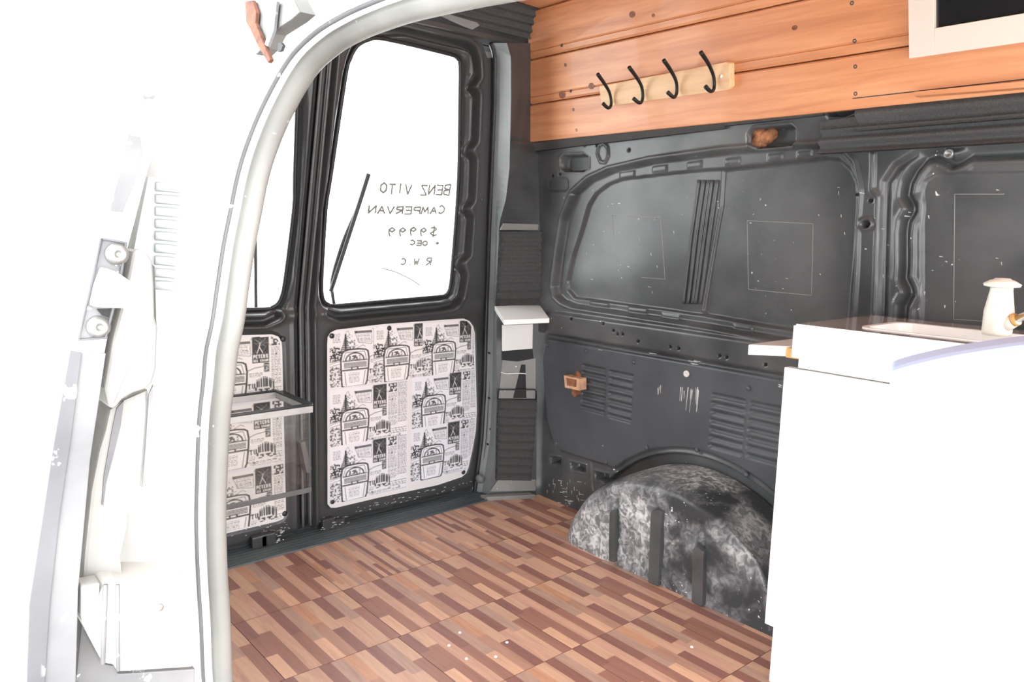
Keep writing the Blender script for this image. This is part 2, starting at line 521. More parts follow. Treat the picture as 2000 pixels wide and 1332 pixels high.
def streak_pat(seed):
    r = random.Random(seed); out = []
    for k in range(22):
        segs = []; y = 0
        while y < 1:
            y = min(1, y + r.choice([.35, .55, .8]))
            segs.append((y, r.choice([LT, LP, GR, MD, LT, OR, DK, GR, BR])))
        out.append(segs)
    return out


tm = tile_mesh('vinyl_tile', PAT)
tm_flip = tile_mesh('vinyl_tile_turned', [[(1 - e, c) for e, c in []] or [(e if i == len(col) - 1 else e, c) for i, (e, c) in enumerate(col)] for col in PAT[::-1]], .2735)
tm_str = [tile_mesh('vinyl_tile_streaked', streak_pat(s), .2735) for s in (3, 8)]
x_seam, y_seam = .0385, .2145
for j in range(-1, 11):
    for i in range(0, 6):
        x0 = x_seam + T * i - (T * .0 if j >= 0 else 0)
        y0 = y_seam + T * j
        if j == -1:
            me = tm_str[i % 2] if i in (1, 2) else tm_flip
            y0 = y_seam - .2735
        else:
            me = tm
        if x0 + T > 1.40: continue
        o = link('vinyl_tile', me, None, floor); o.location = (x0 + (.009 if j >= 1 else 0), y0, 0)
sl = tile_mesh('vinyl_tile_sliver', PAT[-2:], T, .05)
for j in range(0, 3):
    o = link('vinyl_tile', sl, None, floor); o.location = (-.0115, y_seam + T * j, 0)
o = link('vinyl_tile', tile_mesh('vinyl_tile_sliver_rear', PAT[3:5], .2135, .05), None, floor); o.location = (-.0115, 0, 0)
# pale specks of grit on the floor
for px, py in [(898, 1236), (968, 1283), (911, 1287), (990, 1255), (1351, 1264), (877, 1261)]:
    p = onz(px, py, .0)
    dome('grit', p, (0, 0, 1), .0035, .0025, M['paperback'], floor, 6)

# rear sill strip
sill_pts = []
ys = np.linspace(-.20, -.052, 20)
prof = [(y, .002 + (.0025 if k % 2 else 0)) for k, y in enumerate(ys)]
prof = [(-.20, -.05)] + prof + [(-.050, -.004)]
sill = loft('trim_1', [[(.10, y, z), (1.36, y - .0, z)] for y, z in prof], M['sill'], None, False)
tag(sill, 'dark ribbed sill strip between rear doors and floor', 'sill', kind='structure')

# ------------------------------------------------------------------ far side wall: pressed black sheet
def SP(pts): return [tuple(S(*p)[1:3]) for p in pts]


OUT = SP([(1080, 560), (1084, 525), (1087, 500), (1098, 430), (1119, 379), (1149, 352), (1188, 334), (1266, 316), (1404, 298), (1520, 289), (1600, 286), (1640, 296), (1662, 320), (1673, 372), (1668, 438), (1665, 537), (1658, 640), (1655, 682), (1520, 662), (1359, 634), (1116, 597), (1095, 588), (1084, 577)])
INN = SP([(1095, 550), (1107, 496), (1119, 460), (1137, 400), (1152, 376), (1176, 358), (1200, 349), (1320, 334), (1392, 329), (1500, 316), (1600, 305), (1626, 308), (1648, 326), (1660, 356), (1661, 392), (1654, 488), (1648, 560), (1642, 664), (1488, 640), (1359, 617), (1305, 609), (1110, 582), (1098, 568)])
RHALF = SP([(1395, 331), (1391, 400), (1374, 499), (1365, 550), (1355, 608), (1362, 616), (1488, 638), (1638, 660), (1646, 560), (1652, 488), (1658, 392), (1656, 356), (1645, 330), (1626, 312), (1600, 309), (1500, 320)])
LIN = SP([(1058, 690), (1057, 672), (1065, 661), (1300, 708), (1536, 755), (1800, 808), (1800, 1010), (1700, 1000)] +
         [])
cyl_c, cyl_z, cyl_r = .62, -.133, .425
arc_pts = []
for k in range(26):
    a = math.radians(32 + (157 - 32) * k / 25)
    arc_pts.append((cyl_c + cyl_r * math.cos(a), cyl_z + cyl_r * math.sin(a)))
LINING = [(-.015 + .03, .50), (.035, .516), (1.9, .516), (1.9, .12), (1.02, .10)] + arc_pts
LINING += SP([(1206, 921), (1182, 909), (1092, 880), (1080, 864), (1068, 825), (1060, 750), (1057, 700)])
LINING = LINING[2:]
LINING = [tuple(S(1065, 661)[1:3])] + LINING
G1 = SP([(2150, 292), (1990, 297), (1896, 301), (1880, 311), (1863, 319), (1853, 313), (1830, 303), (1807, 309), (1787, 332), (1774, 356), (1769, 382), (1781, 402), (1781, 412), (1769, 432), (1766, 455), (1766, 521), (1764, 544), (1774, 564), (1776, 574), (1764, 597), (1761, 640), (1760, 700)])
G2 = SP([(2150, 286), (1850, 288), (1797, 298), (1751, 326), (1731, 356), (1728, 438), (1724, 616), (1722, 690)])
RID = SP([(1706, 300), (1706, 330), (1704, 370), (1716, 385), (1713, 480), (1706, 690)])
PANEL2 = SP([(1799, 690), (1800, 372), (1807, 352), (1826, 340), (1840, 338), (2200, 332), (2200, 700)])
HOLES = [[(1095, 310), (1100, 304), (1140, 302), (1150, 308), (1150, 328), (1140, 334), (1104, 335), (1096, 328)],
         [(1463, 262), (1472, 252), (1545, 245), (1553, 252), (1553, 276), (1545, 283), (1474, 289), (1464, 280)],
         [(1613, 212), (1670, 206), (1672, 217), (1650, 226), (1622, 226)],
         [(1072, 893), (1092, 896), (1092, 908), (1072, 905)], [(1110, 904), (1140, 911), (1140, 924), (1112, 918)], [(1158, 922), (1190, 930), (1192, 945), (1160, 938)]]
SLOTS = []
def slot_rows(p00, p01, p10, n):  # first slot left end, right end, last slot left end (pixels)
    a, b, c = [np.array(S(*p)[1:3]) for p in (p00, p01, p10)]
    for k in range(n):
        o_ = (c - a) * k / (n - 1)
        SLOTS.append(((a[0] + o_[0] * 0, a[1] + o_[1]), (b[0] + o_[0] * 0, a[1] + o_[1])))
slot_rows((1139, 715), (1181, 726), (1133, 795), 7)
slot_rows((1193, 727), (1233, 738), (1190, 812), 7)
slot_rows((1394, 772), (1452, 786), (1385, 870), 7)
slot_rows((1469, 788), (1540, 805), (1460, 890), 7)
RIDGES = []
for t in (0, .28, .55, .72, 1):
    RIDGES.append(SP([(1349 + 36 * t, 350), (1332 + 36 * t, 480), (1319 + 33 * t, 594)]))
NOTCH = []
for px, py in [(1214, 338), (1277, 327), (1345, 319), (1419, 312), (1503, 303), (1560, 297)]:
    NOTCH.append(SP([(px - 14, py - 2), (px + 14, py - 6), (px + 14, py + 5), (px - 14, py + 9)]))
for px, py in [(1160, 594), (1235, 606), (1300, 618), (1440, 640), (1560, 661)]:
    NOTCH.append(SP([(px - 18, py - 5), (px + 18, py), (px + 18, py + 7), (px - 18, py + 2)]))
PINH = [(1080, 344), (1094, 318 + 22), (1117, 378), (1184, 632), (1204, 645), (1212, 652), (1222, 652), (1252, 666), (1314, 677), (1330, 680), (1410, 694), (1424, 697), (1500, 711), (1142, 282), (1228, 293), (1675, 380), (1700, 392), (1690, 438), (1121, 623), (1166, 283), (1132, 276)]
PINP = SP(PINH)


def wall_h(U, V):
    h = np.zeros(U.shape)
    h += .012 * inside(np.maximum(.527 - V, V - .592), .012) * inside(.03 - U, .03)        # belt rail
    h -= .010 * inside(V - .522, .006)                                                     # below the belt the sheet sits back
    s, _, _ = sdf(U, V, OUT); h -= .024 * inside(s, .010); h += .005 * np.exp(-((s - .009) / .004) ** 2)
    s, _, _ = sdf(U, V, INN); h -= .012 * inside(s, .0045)
    h += .006 * np.exp(-((s + .006) / .004) ** 2) * 0
    s, _, _ = sdf(U, V, RHALF); h -= .007 * inside(s, .004)
    for n_ in NOTCH:
        s, _, _ = sdf(U, V, n_); h += .004 * inside(s, .004)
    s, _, _ = sdf(U, V, LINING); lin = inside(s, .006); h += .009 * lin
    for a, b in SLOTS:
        h -= .008 * inside(dline(U, V, [a, b]) - .0054, .005)
    for hp in HOLES:
        s, _, _ = sdf(U, V, SP(hp)); h -= .035 * inside(s, .006); h += .003 * np.exp(-((s - .003) / .003) ** 2)
    for y, z in PINP:
        h -= .010 * inside(np.hypot(U - y, V - z) - .0035, .004)
    d = dline(U, V, G1); h -= .018 * np.exp(-(d / .0085) ** 2); h += .004 * np.exp(-((d - .016) / .005) ** 2)
    d = dline(U, V, G2); h -= .010 * np.exp(-(d / .008) ** 2)
    d = dline(U, V, RID); h += .007 * np.exp(-(d / .004) ** 2)
    s, _, _ = sdf(U, V, PANEL2); h -= .005 * inside(s, .005)
    # raised oval and pressed label fields
    ov = SP([(1167, 300), (1170, 285), (1179, 280), (1187, 288), (1188, 305), (1182, 318), (1173, 316)])
    s, _, _ = sdf(U, V, ov); h += .006 * np.exp(-(s / .003) ** 2)
    rr = SP([(1070, 352), (1075, 347), (1104, 346), (1110, 352), (1110, 368), (1105, 373), (1076, 374), (1070, 369)])
    s, _, _ = sdf(U, V, rr); h -= .004 * inside(s, .003)
    gro = S(1693, 438); rr = np.hypot(U - gro[1], V - gro[2]); h += .008 * np.exp(-((rr - .011) / .004) ** 2) - .012 * inside(rr - .007, .004)
    # wheel arch flange
    rad = np.hypot(U - cyl_c, V - cyl_z)
    h += .005 * np.exp(-((rad - .412) / .004) ** 2); h -= .010 * inside(rad - .408, .006)
    # lower rear rib
    h += .006 * np.exp(-(dline(U, V, SP([(1150, 905), (1151, 945), (1154, 962)])) / .003) ** 2)
    # gentle waves of thin sheet
    h += .0016 * np.sin(U * 9 + V * 4) * np.sin(V * 11 - U * 3)
    return h


def wall_map(U, V, h):
    xs = .06 * np.maximum(0, np.minimum(V, 1.1) - .6) + .27 * np.maximum(0, V - 1.1)
    return xs + h, U, V


st = .0029
us = np.arange(-.06, 1.95, st); vs_ = np.arange(-.03, 1.125, st)
wall_r = hfield('wall_right', us, vs_, wall_h, wall_map, M['black'], [(LINING, False)])
tag(wall_r, 'black painted sheet metal far side wall of the van', 'wall', kind='structure')
lp = hfield('lining_panel', np.arange(-.02, 1.92, .0032), np.arange(.03, .53, .0032), wall_h, wall_map, M['lining'], [(LINING, True)], wall_r)
lp['label'] = 'charcoal lining board with pressed slots and buttons'

# buttons on the lining board
for px, py in [(1068, 674), (1144, 686), (1238, 707), (1462, 758), (1361, 879), (1263, 874), (1184, 903), (1086, 866), (1457, 927)]:
    p = S(px, py, .0); dome('button', (p[0] - .002, p[1], p[2]), (1, 0, 0), .0065, .007, M['lining'], wall_r)
p = S(1341, 730); lathe('washer', [(.0085, -.002), (.0085, .0025), (.003, .003), (.003, .001)], (p[0], p[1], p[2]), (1, 0, 0), M['cream'], wall_r, 14)
p = S(1853, 300); lathe('bolt_head', [(.009, -.012), (.009, .002), (.006, .004), (.0055, .0)], (p[0], p[1], p[2]), (1, 0, 0), M['zinc'], wall_r, 14)
for sq in ([(1178, 420), (1274, 424), (1282, 546), (1236, 542)], [(1178, 420), (1183, 480), (1187, 512)], [(1439, 430), (1568, 436), (1568, 500), (1566, 578)], [(1439, 430), (1441, 520), (1442, 566), (1500, 572), (1566, 578)], [(1960, 379), (1863, 379), (1861, 500), (1860, 624), (1990, 632)]):
    us_, hs_ = [], []
    dense = []
    for (x0, y0), (x1, y1) in zip(sq[:-1], sq[1:]):
        dense += [(x0 + (x1 - x0) * t / 8, y0 + (y1 - y0) * t / 8) for t in range(8)]
    dense.append(sq[-1])
    pp = [S(*q) for q in dense]
    hh = wall_h(np.array([q[1] for q in pp]), np.array([q[2] for q in pp]))
    tube('scored_line', [q + np.array([h_, 0, 0]) for q, h_ in zip(pp, hh)], .0007, M['scratch'], wall_r, 5)
for px, py in PINH:
    p = S(px, py); h_ = float(wall_h(np.array([p[1] + .008]), np.array([p[2]]))[0])
    lathe('pin_hole', [(.0034, -.012), (.0034, .0004), (.0026, .0007), (.0024, -.004)], (p[0] + h_, p[1], p[2]), (1, 0, 0), M['dark'], wall_r, 8)
rs_ = random.Random(4)
SCR = [((1322 + 46 * rs_.random(), 755 + 10 * rs_.random()), 0, 14 + 34 * rs_.random()) for _ in range(16)] + [((1284 + 6 * rs_.random(), 750 + 12 * rs_.random()), 0, 10 + 14 * rs_.random()) for _ in range(4)] + \
      [((1338 + 20 * rs_.random(), 703 + 9 * rs_.random()), 1, 12 + 8 * rs_.random()) for _ in range(4)] + [((1520 + 12 * rs_.random(), 748 + 10 * rs_.random()), 1, 6) for _ in range(5)] + \
      [((1062 + 70 * rs_.random(), 935 + 55 * rs_.random()), rs_.randint(0, 1), 3 + 6 * rs_.random()) for _ in range(40)] + [((1168 + 10 * rs_.random(), 683), 1, 8), ((1264, 690), 1, 14)] + \
      [((1460 + 500 * rs_.random(), 340 + 260 * rs_.random()), rs_.randint(0, 1), 2 + 6 * rs_.random()) for _ in range(30)] + [((1100 + 240 * rs_.random(), 360 + 220 * rs_.random()), rs_.randint(0, 1), 2 + 5 * rs_.random()) for _ in range(14)]
vs, fs = [], []
for (px, py), hor, ln in SCR:
    q0_, q1_ = S(px, py), S(px + (ln if hor else -ln * .12 + rs_.random() * 2), py + (ln * .16 if hor else ln))
    hh = wall_h(np.array([q0_[1], q1_[1]]), np.array([q0_[2], q1_[2]]))
    w_ = .0006 + .0009 * rs_.random()
    dv = q1_ - q0_; nv_ = np.cross(dv, [1, 0, 0]); nv_ = nv_ / (np.linalg.norm(nv_) + 1e-9) * w_
    k_ = len(vs); a_ = q0_ + [hh[0] + .0006, 0, 0]; b_ = q1_ + [hh[1] + .0006, 0, 0]
    vs += [a_ + nv_, b_ + nv_ * .4, b_ - nv_ * .4, a_ - nv_]; fs.append((k_, k_ + 1, k_ + 2, k_ + 3))
o = pyd('paint_scratches', vs, fs, M['chip'], wall_r); o['kind'] = 'stuff'
for r in RIDGES:
    rr_ = smooth_path([(0, *q) for q in r], 8); yy = np.array([q[1] for q in rr_]); zz = np.array([q[2] for q in rr_]); hh = wall_h(yy, zz)
    hh = np.minimum.accumulate(np.maximum(hh, -.043)) * 0 - .034
    tube('stiffening_rib', [np.array([x_side(z) + h_, y, z]) for y, z, h_ in zip(yy, zz, hh)], .0048, M['black'], wall_r, 10, False, 1.0)
# fibre stuffing behind the oval hole
bm = bmesh.new()
for k in range(14):
    c = S(1475 + 40 * random.random(), 258 + 24 * random.random(), -.022)
    bmesh.ops.create_icosphere(bm, subdivisions=2, radius=.010 + .008 * random.random(), matrix=Matrix.Translation(Vector(c)))
me = D.meshes.new('fibre_stuffing'); bm.to_mesh(me); bm.free()
o = link('fibre_stuffing', me, M['stuffing'], wall_r, True); o['label'] = 'brown fibre stuffing showing in the wall hole'

# rusty timber block on the lining board
blk = empty('timber_block', S(1120, 748), 'small raw timber block with rust stain on the lining board', 'block')
a, b, c, d = [S(*p, .03) for p in ((1101, 733), (1131, 740), (1131, 763), (1103, 757))]
slab('block', [a, b, c, d], (-.031, 0, 0), M['block'], blk, .0015)
for q in ([(1106, 738), (1126, 742), (1125, 756), (1108, 753)],):
    slab('rust_plate', [S(*p, .0312) for p in q], (-.0008, 0, 0), M['rust'], blk, 0)
slab('rust_mark', [S(*p, .0045) for p in ((1128, 724), (1134, 732), (1132, 770), (1122, 776), (1116, 768), (1122, 730))], (-.004, 0, 0), M['rust'], blk, 0)
adopt(blk)

# sheet behind the boards
q_ = [[np.array([x_side(z) - .03, y, z]) for z in np.linspace(1.09, 1.48, 6)] for y in (-.12, 2.6)]
loft('upper_sheet', q_, M['black'], wall_r, True)
# timber boards of the upper wall
S_LEAN = .27
def lean(y, z, off=0.0): return np.array([x_side(z) + off, y, z])
def y_left(z): return -.03 + (z - 1.094) * .265
zb = [1.093, 1.196, 1.312, 1.432]
for k in range(3):
    z0, z1 = zb[k] + .0015, zb[k + 1] - .0015
    pr = [(z0, 0), (z0, .012), (z0 + .004, .016), (z0 + .016, .016), (z0 + .018, .0125), (z0 + .021, .0165), (z1 - .004, .0165), (z1, .012), (z1, 0)] if k else \
         [(z0, 0), (z0, .015), (z0 + .003, .0165), (z1 - .004, .0165), (z1, .012), (z1, 0)]
    vs, fs = [], []
    n = len(pr)
    for e in (0, 1):
        for z, off in pr:
            vs.append(lean(y_left(z) if e == 0 else 2.6, z, off + .004))
    for i in range(n):
        j = (i + 1) % n; fs.append((i, j, n + j, n + i))
    fs.append(tuple(range(n))[::-1]); fs.append(tuple(range(n, 2 * n)))
    pyd('plank', vs, fs, M['wood'], wall_r)
NW = np.array([1, 0, -S_LEAN]); NW = NW / np.linalg.norm(NW)
for px, py in [(1097, 89), (1104.5, 127), (1114.5, 178), (1120, 214), (1126, 254), (1664, 6), (1669, 80), (1670.5, 130), (1671, 183), (1416, 150)][:9]:
    p = S(px, py, .0205); lathe('screw', [(.0042, -.002), (.0042, .0004), (.002, .0008), (.0018, -.0004)], p, NW, M['screw'], wall_r, 10)
for px, py, rx in [(1155, 168, .010), (1235, 28, .009), (1276, 30, .005), (1098, 185, .012), (1552, 54, .006)]:
    p = S(px, py, .0206)
    pts = []
    for s_ in range(14):
        an = 2 * math.pi * s_ / 14
        pts.append(p + np.array([0, 1, 0]) * rx * 1.1 * math.cos(an) + np.array([S_LEAN, 0, 1]) * rx * .8 * math.sin(an))
    slab('knot', pts, -NW * .0015, M['knot'], wall_r, 0)
bt = [S(*p, .044) for p in ((1785, 179), (2000, 158))]
bb = [S(*p, .044) for p in ((1785, 188), (2000, 171))]
dy = (bt[1] - bt[0]) * 1.2
slab('batten', [bt[0], bt[1] + dy, bb[1] + (bb[1] - bb[0]) * 1.2, bb[0]], (-.024, 0, 0), M['wood'], wall_r, .0015)


# foam strips glued on the wall
def foam_patch(name, P00, P01, P10, P11, nrm, ribs, parent, along='v', thick=.012, amp=.004, nseg=60, wob=.0):
    """corrugated mat; P00 top left, P01 top right, P10 bottom left, P11 bottom right"""
    P00, P01, P10, P11 = [np.array(p) for p in (P00, P01, P10, P11)]; nrm = np.array(nrm, float); nrm /= np.linalg.norm(nrm)
    nv, nu = ribs * 8 + 1, 8
    vs, fs = [], []
    for j in range(nv):
        v = j / (nv - 1)
        for i in range(nu + 1):
            u = i / nu
            w = (wob * math.sin(v * ribs * 2 * math.pi) if i in (0, nu) else 0) * (1 if i else -1)
            uu = u + w
            p = (P00 * (1 - uu) + P01 * uu) * (1 - v) + (P10 * (1 - uu) + P11 * uu) * v
            vs.append(p + nrm * (thick + amp * math.cos(v * ribs * 2 * math.pi)))
    n0 = len(vs)
    for (a_, b_) in ((P00, P01), (P10, P11)):
        pass
    vs += [P00, P01, P11, P10]
    for j in range(nv - 1):
        for i in range(nu):
            a_ = j * (nu + 1) + i; fs.append((a_, a_ + nu + 1, a_ + nu + 2, a_ + 1))
    fs.append(tuple([n0, n0 + 1] + [i for i in range(nu, -1, -1)]))
    fs.append(tuple([n0 + 2, n0 + 3] + [(nv - 1) * (nu + 1) + i for i in range(nu + 1)]))
    fs.append(tuple([n0 + 3, n0] + [j * (nu + 1) for j in range(nv)]))
    fs.append(tuple([n0 + 1, n0 + 2] + [j * (nu + 1) + nu for j in range(nv - 1, -1, -1)]))
    o = pyd(name, vs, fs, M['foam'], parent, True)
    return o


def wallp(px, py, yy=None, off=.001):
    p = S(px, py, off)
    if yy is not None: p = np.array([x_side(p[2]) + off, yy, p[2]])
    return p


for (tl, bl) in (((1674, 194), (1682, 258)), ((1610, 256), (1604, 302))):
    a, b = wallp(*tl), wallp(*bl)
    foam_patch('foam_strip', a, (a[0], 1.95, a[2]), b, (b[0], 1.95, b[2]), (1, 0, 0), 2, wall_r, thick=.014, amp=.0065)
tl, tr, bl, br = wallp(1036, 281), wallp(1420, 232), wallp(1040, 297), wallp(1420, 252)
foam_patch('foam_strip', tl, tr, bl, br, (1, 0, 0), 1, wall_r, thick=.010, amp=.001)
tl, tr, bl, br = wallp(1420, 231), wallp(1612, 208), wallp(1420, 247), wallp(1612, 226)
foam_patch('foam_strip', tl, tr, bl, br, (1, 0, 0), 1, wall_r, thick=.008, amp=.001)
tl, tr, bl, br = wallp(1606, 238), wallp(1680, 228), wallp(1604, 258), wallp(1682, 252)
foam_patch('foam_strip', tl, tr, bl, br, (1, 0, 0), 1, wall_r, thick=.009, amp=.001)

# ------------------------------------------------------------------ wheel arch
def arch_mesh():
    na, nt = 150, 60
    vs, fs = [], []
    ribs = [S(1197, 1040)[1] * 0 + onx(1197, 1050, .19)[1], onx(1277, 1080, .19)[1], onx(1361, 1120, .19)[1]]
    for j in range(nt + 1):
        t = j / nt
        if t <= .6:
            ph = t / .6 * math.pi / 2
            x = .192 * math.sin(ph) ** .62
            k = 1 - math.cos(ph) ** .55 if ph < math.pi / 2 - 1e-6 else 1.0
        else:
            x = .192; k = 1.0
        core = 1 - (t - .6) / .4 if t > .6 else 1.0
        for i in range(na + 1):
            s = i / na
            # outer arc on the wall
            a0 = math.radians(161 - (161 - 19) * s)
            yo, zo = .632 + .376 * math.cos(a0), -.125 + .376 * math.sin(a0)
            # inner face outline, rounder
            a1 = math.pi * (1 - s)
            yi = .672 + .276 * math.copysign(abs(math.cos(a1)) ** .72, math.cos(a1)); zi = -.01 + .222 * abs(math.sin(a1)) ** .72
            y = yo + (yi - yo) * k; z = zo + (zi - zo) * k
            y = .668 + (y - .668) * core; z = -.01 + (z + .01) * core if t > .6 else z
            xx = x
            if x > .12:
                for r_ in ribs:
                    w = math.exp(-((y - r_) / .011) ** 6) * sst(np.array((.21 - z) / .05)) * sst(np.array((x - .12) / .06))
                    xx -= .014 * float(w)
                xx += .003 * math.sin(y * 40) * math.sin(z * 50)
            vs.append((max(xx, 0) - .006, y, z))
    w = na + 1
    for j in range(nt):
        for i in range(na):
            a = j * w + i; fs.append((a, a + 1, a + w + 1, a + w))
    return vs, fs


vs, fs = arch_mesh()
arch = pyd('wheel_arch', vs, fs, M['arch'], None, True)
tag(arch, 'scuffed black domed wheel arch with three pressed grooves', 'wheel arch', kind='structure')
for pts in ([(1190, 1000), (1198, 997), (1200, 1099), (1188, 1096)], [(1270, 1002), (1280, 996), (1292, 1000), (1285, 1146), (1265, 1137)], [(1352, 1074), (1358, 1066), (1374, 1078), (1371, 1186), (1350, 1176)]):
    slab('groove_shade_bar', [onx(*p, .2) for p in pts], (-.02, 0, 0), M['black'], arch, .003)  # black bars stand in for the shade of the pressed grooves

# ------------------------------------------------------------------ rear doors
WIN1 = [(690, 114), (697, 98), (706, 86), (717, 79), (728, 75), (747, 72), (809, 85), (885, 104), (896, 108), (902, 114), (906, 126), (905, 216), (902, 360), (890, 519), (886, 558), (882, 571), (876, 577), (863, 580), (760, 589), (660, 598), (648, 596), (639, 590), (635, 578), (634, 546), (642, 411), (652, 345), (681, 149)]
WIN2 = [(548, 240), (534, 400), (530, 500), (526, 575), (521, 590), (512, 600), (495, 604), (440, 609), (300, 620), (330, 240), (360, 60), (560, 60)]
PAP1 = [(638, 672), (639, 658), (645, 649), (655, 644), (746, 633), (890, 622.5), (905, 622), (916, 627), (923, 637), (926, 650), (928, 726), (930, 802), (928, 840), (922, 875), (914, 912), (909, 924), (901, 931), (853, 947), (740, 971), (655, 991), (645, 991), (639, 984)]
def RP(pts, off=0.0): return [tuple(R(p[0], p[1], off)[[0, 2]]) for p in pts]
def mirror(poly, xc): return [(2 * xc - x, z) for x, z in poly][::-1]


XC = .711
win1 = RP(WIN1); pap1 = RP(PAP1)
win2 = mirror(win1, XC); pap2 = mirror(pap1, XC)
# door outlines
edge_hinge = [tuple(R(*p)[[0, 2]]) for p in [(966, 112), (964, 200), (960, 300), (954, 440), (948, 600), (944, 760), (938, 860), (924, 968)]]
ztop = 1.345
door1 = [(.700, -.03), (.700, ztop), (.30, ztop), (.262, ztop - .012), (.238, ztop - .045)] + edge_hinge + [(edge_hinge[-1][0] + .02, -.03)]
door2 = mirror(door1, XC)
door2 = [(x, z) for x, z in door2]


def pinch_path(sign):
    """channel beside the window with four pinches, hinge side"""
    pts = [(939, 108), (941, 140), (934, 160), (930, 172), (936, 185), (933, 270), (926, 288), (922, 300), (928, 315), (926, 390), (920, 402), (916, 412), (922, 425), (917, 495), (908, 508), (906, 520), (909, 540), (905, 575)]
    return pts


chan_px = [(700, 66), (735, 56), (800, 62), (880, 82), (912, 90), (925, 100), (930, 120), (932, 148), (923, 162), (920, 172), (930, 186), (927, 274), (917, 288), (915, 298), (924, 312), (921, 390), (912, 402), (910, 412), (918, 425), (913, 497), (902, 508), (900, 518), (906, 540), (899, 580), (885, 595), (862, 600), (760, 609), (665, 618), (645, 612)]
CH1 = RP(chan_px); CH2 = mirror(CH1, XC)


def door_h(win, pap, ch, xsplit, sgn):
    def f(U, V):
        h = np.zeros(U.shape)
        s, _, _ = sdf(U, V, win)
        h -= .020 * inside(s - .012, .014)
        d = dline(U, V, ch); h -= .026 * np.exp(-(d / .0085) ** 4); h += .006 * np.exp(-((d - .017) / .005) ** 2)
        s, _, _ = sdf(U, V, pap); h -= .004 * inside(s - .006, .004)
        # folded edge at the split
        e = np.abs(U - xsplit); h -= .022 * inside(e - .012, .010); h += .004 * np.exp(-((e - .02) / .004) ** 2)
        h -= .01 * inside(V - .012, .02)
        h += .006 * np.exp(-((V - .60) / .012) ** 2)
        return h
    return f


def door_map(U, V, h):
    yb = -.15 + .23 * np.maximum(0, V - .62)
    return U, yb + h, V


def make_door(name, outline, win, pap, ch, xs, sgn, label):
    xs_ = [p[0] for p in outline]
    d = hfield(name, np.arange(min(xs_) - .004, max(xs_) + .008, .0036), np.arange(-.034, ztop + .008, .0036), door_h(win, pap, ch, xs, sgn), door_map, M['door_black'], [(outline, True), (win, False)])
    tag(d, label, 'door', kind='structure')
    # glass
    gp = [np.array([x, y_rear(z) - .022, z]) for x, z in win]
    slab('window_pane', gp, (0, -.004, 0), M['glass'], d, 0)
    tube('window_seal', smooth_path([np.array([x, y_rear(z) - .017, z]) for x, z in win], 3, True), .0055, M['rubber'], d, 8, True)
    return d


d1 = make_door('door_1', door1, win1, pap1, CH1, .700, 1, 'black rear van door with writing on its window and newspaper panel')
d2 = make_door('door_2', door2, win2, pap2, CH2, 2 * XC - .700, -1, 'black rear van door behind the metal rimmed bin, half hidden by pillar')
# rubber strips down the middle joint
box('centre_flap', (.690, -.205, -.03), (.734, -.178, .62), M['rubber'], d2, .002)
slab('centre_flap', [(.690, -.178, .60), (.734, -.178, .60), (.734, -.178 + .23 * .74, 1.34), (.690, -.178 + .23 * .74, 1.34)], (0, -.02, 0), M['rubber'], d2, 0)
for x, r, dz in ((.711, .008, -.012), (.7235, .004, .002), (.7025, .0035, .003)):
    pts = [(x, y_rear(z) + dz, z) for z in np.linspace(.02, 1.33, 40)]
    tube('centre_seal', pts, r, M['rubber'] if r > .005 else M['grey_plastic'], d2, 8)
# latch lever and bottom catches
a = [R(*p, .03) for p in ((587, 866), (596, 862), (609, 915), (606, 924), (599, 924))]
slab('latch_lever', a, (0, -.03, 0), M['grey_plastic'], d1, .002)
for px, py in ((660, 1022), (640, 1020)):
    p = ony(px, py, -.135); box('catch_plate', (p[0] - .018, p[1] - .01, p[2] - .02), (p[0] + .018, p[1] + .008, p[2] + .012), M['door_black'], d1, .003)
for px, py in ((522, 1055), (505, 1060)):
    p = ony(px, py, -.135); box('catch_plate', (p[0] - .02, p[1] - .01, p[2] - .022), (p[0] + .02, p[1] + .01, p[2] + .02), M['door_black'], d2, .003)

# chipped paint along the lower door edges
vs, fs = [], []
rd = random.Random(9)
spots = [(505 + 50 * rd.random(), 1035 + 55 * rd.random(), 1 + 4 * rd.random()) for _ in range(60)] + [(622 + 60 * rd.random(), 1008 + 36 * rd.random(), 1 + 3 * rd.random()) for _ in range(45)] + \
        [(690 + 230 * rd.random(), 0, 1 + 3 * rd.random()) for _ in range(45)] + [(440 + 130 * rd.random(), 1020 + 30 * rd.random(), 1 + 2 * rd.random()) for _ in range(25)]
for px, py, ln in spots:
    if py == 0: py = 1003 - (px - 640) * .235 + 12 * rd.random()
    p = ony(px, py, -.1485 if py < 1003 - (px - 640) * .235 + 20 else -.1265)
    w_ = .0006 + .0010 * rd.random(); l_ = ln * .0013; k_ = len(vs); sh_ = .002 * (rd.random() - .5)
    vs += [(p[0] - l_, p[1], p[2] - w_), (p[0] + l_, p[1], p[2] - w_ * .4 + sh_), (p[0] + l_ * .8, p[1], p[2] + w_ + sh_), (p[0] - l_ * .7, p[1], p[2] + w_ * .8)]; fs.append((k_, k_ + 1, k_ + 2, k_ + 3))
for dd, want in ((d1, True), (d2, False)):
    fk = [f_ for f_ in fs if (vs[f_[0]][0] < XC) == want]
    o = pyd('paint_chips', [vs[i_] for f_ in fk for i_ in f_], [tuple(range(4 * k_, 4 * k_ + 4)) for k_ in range(len(fk))], M['chip'], dd); o['kind'] = 'stuff'
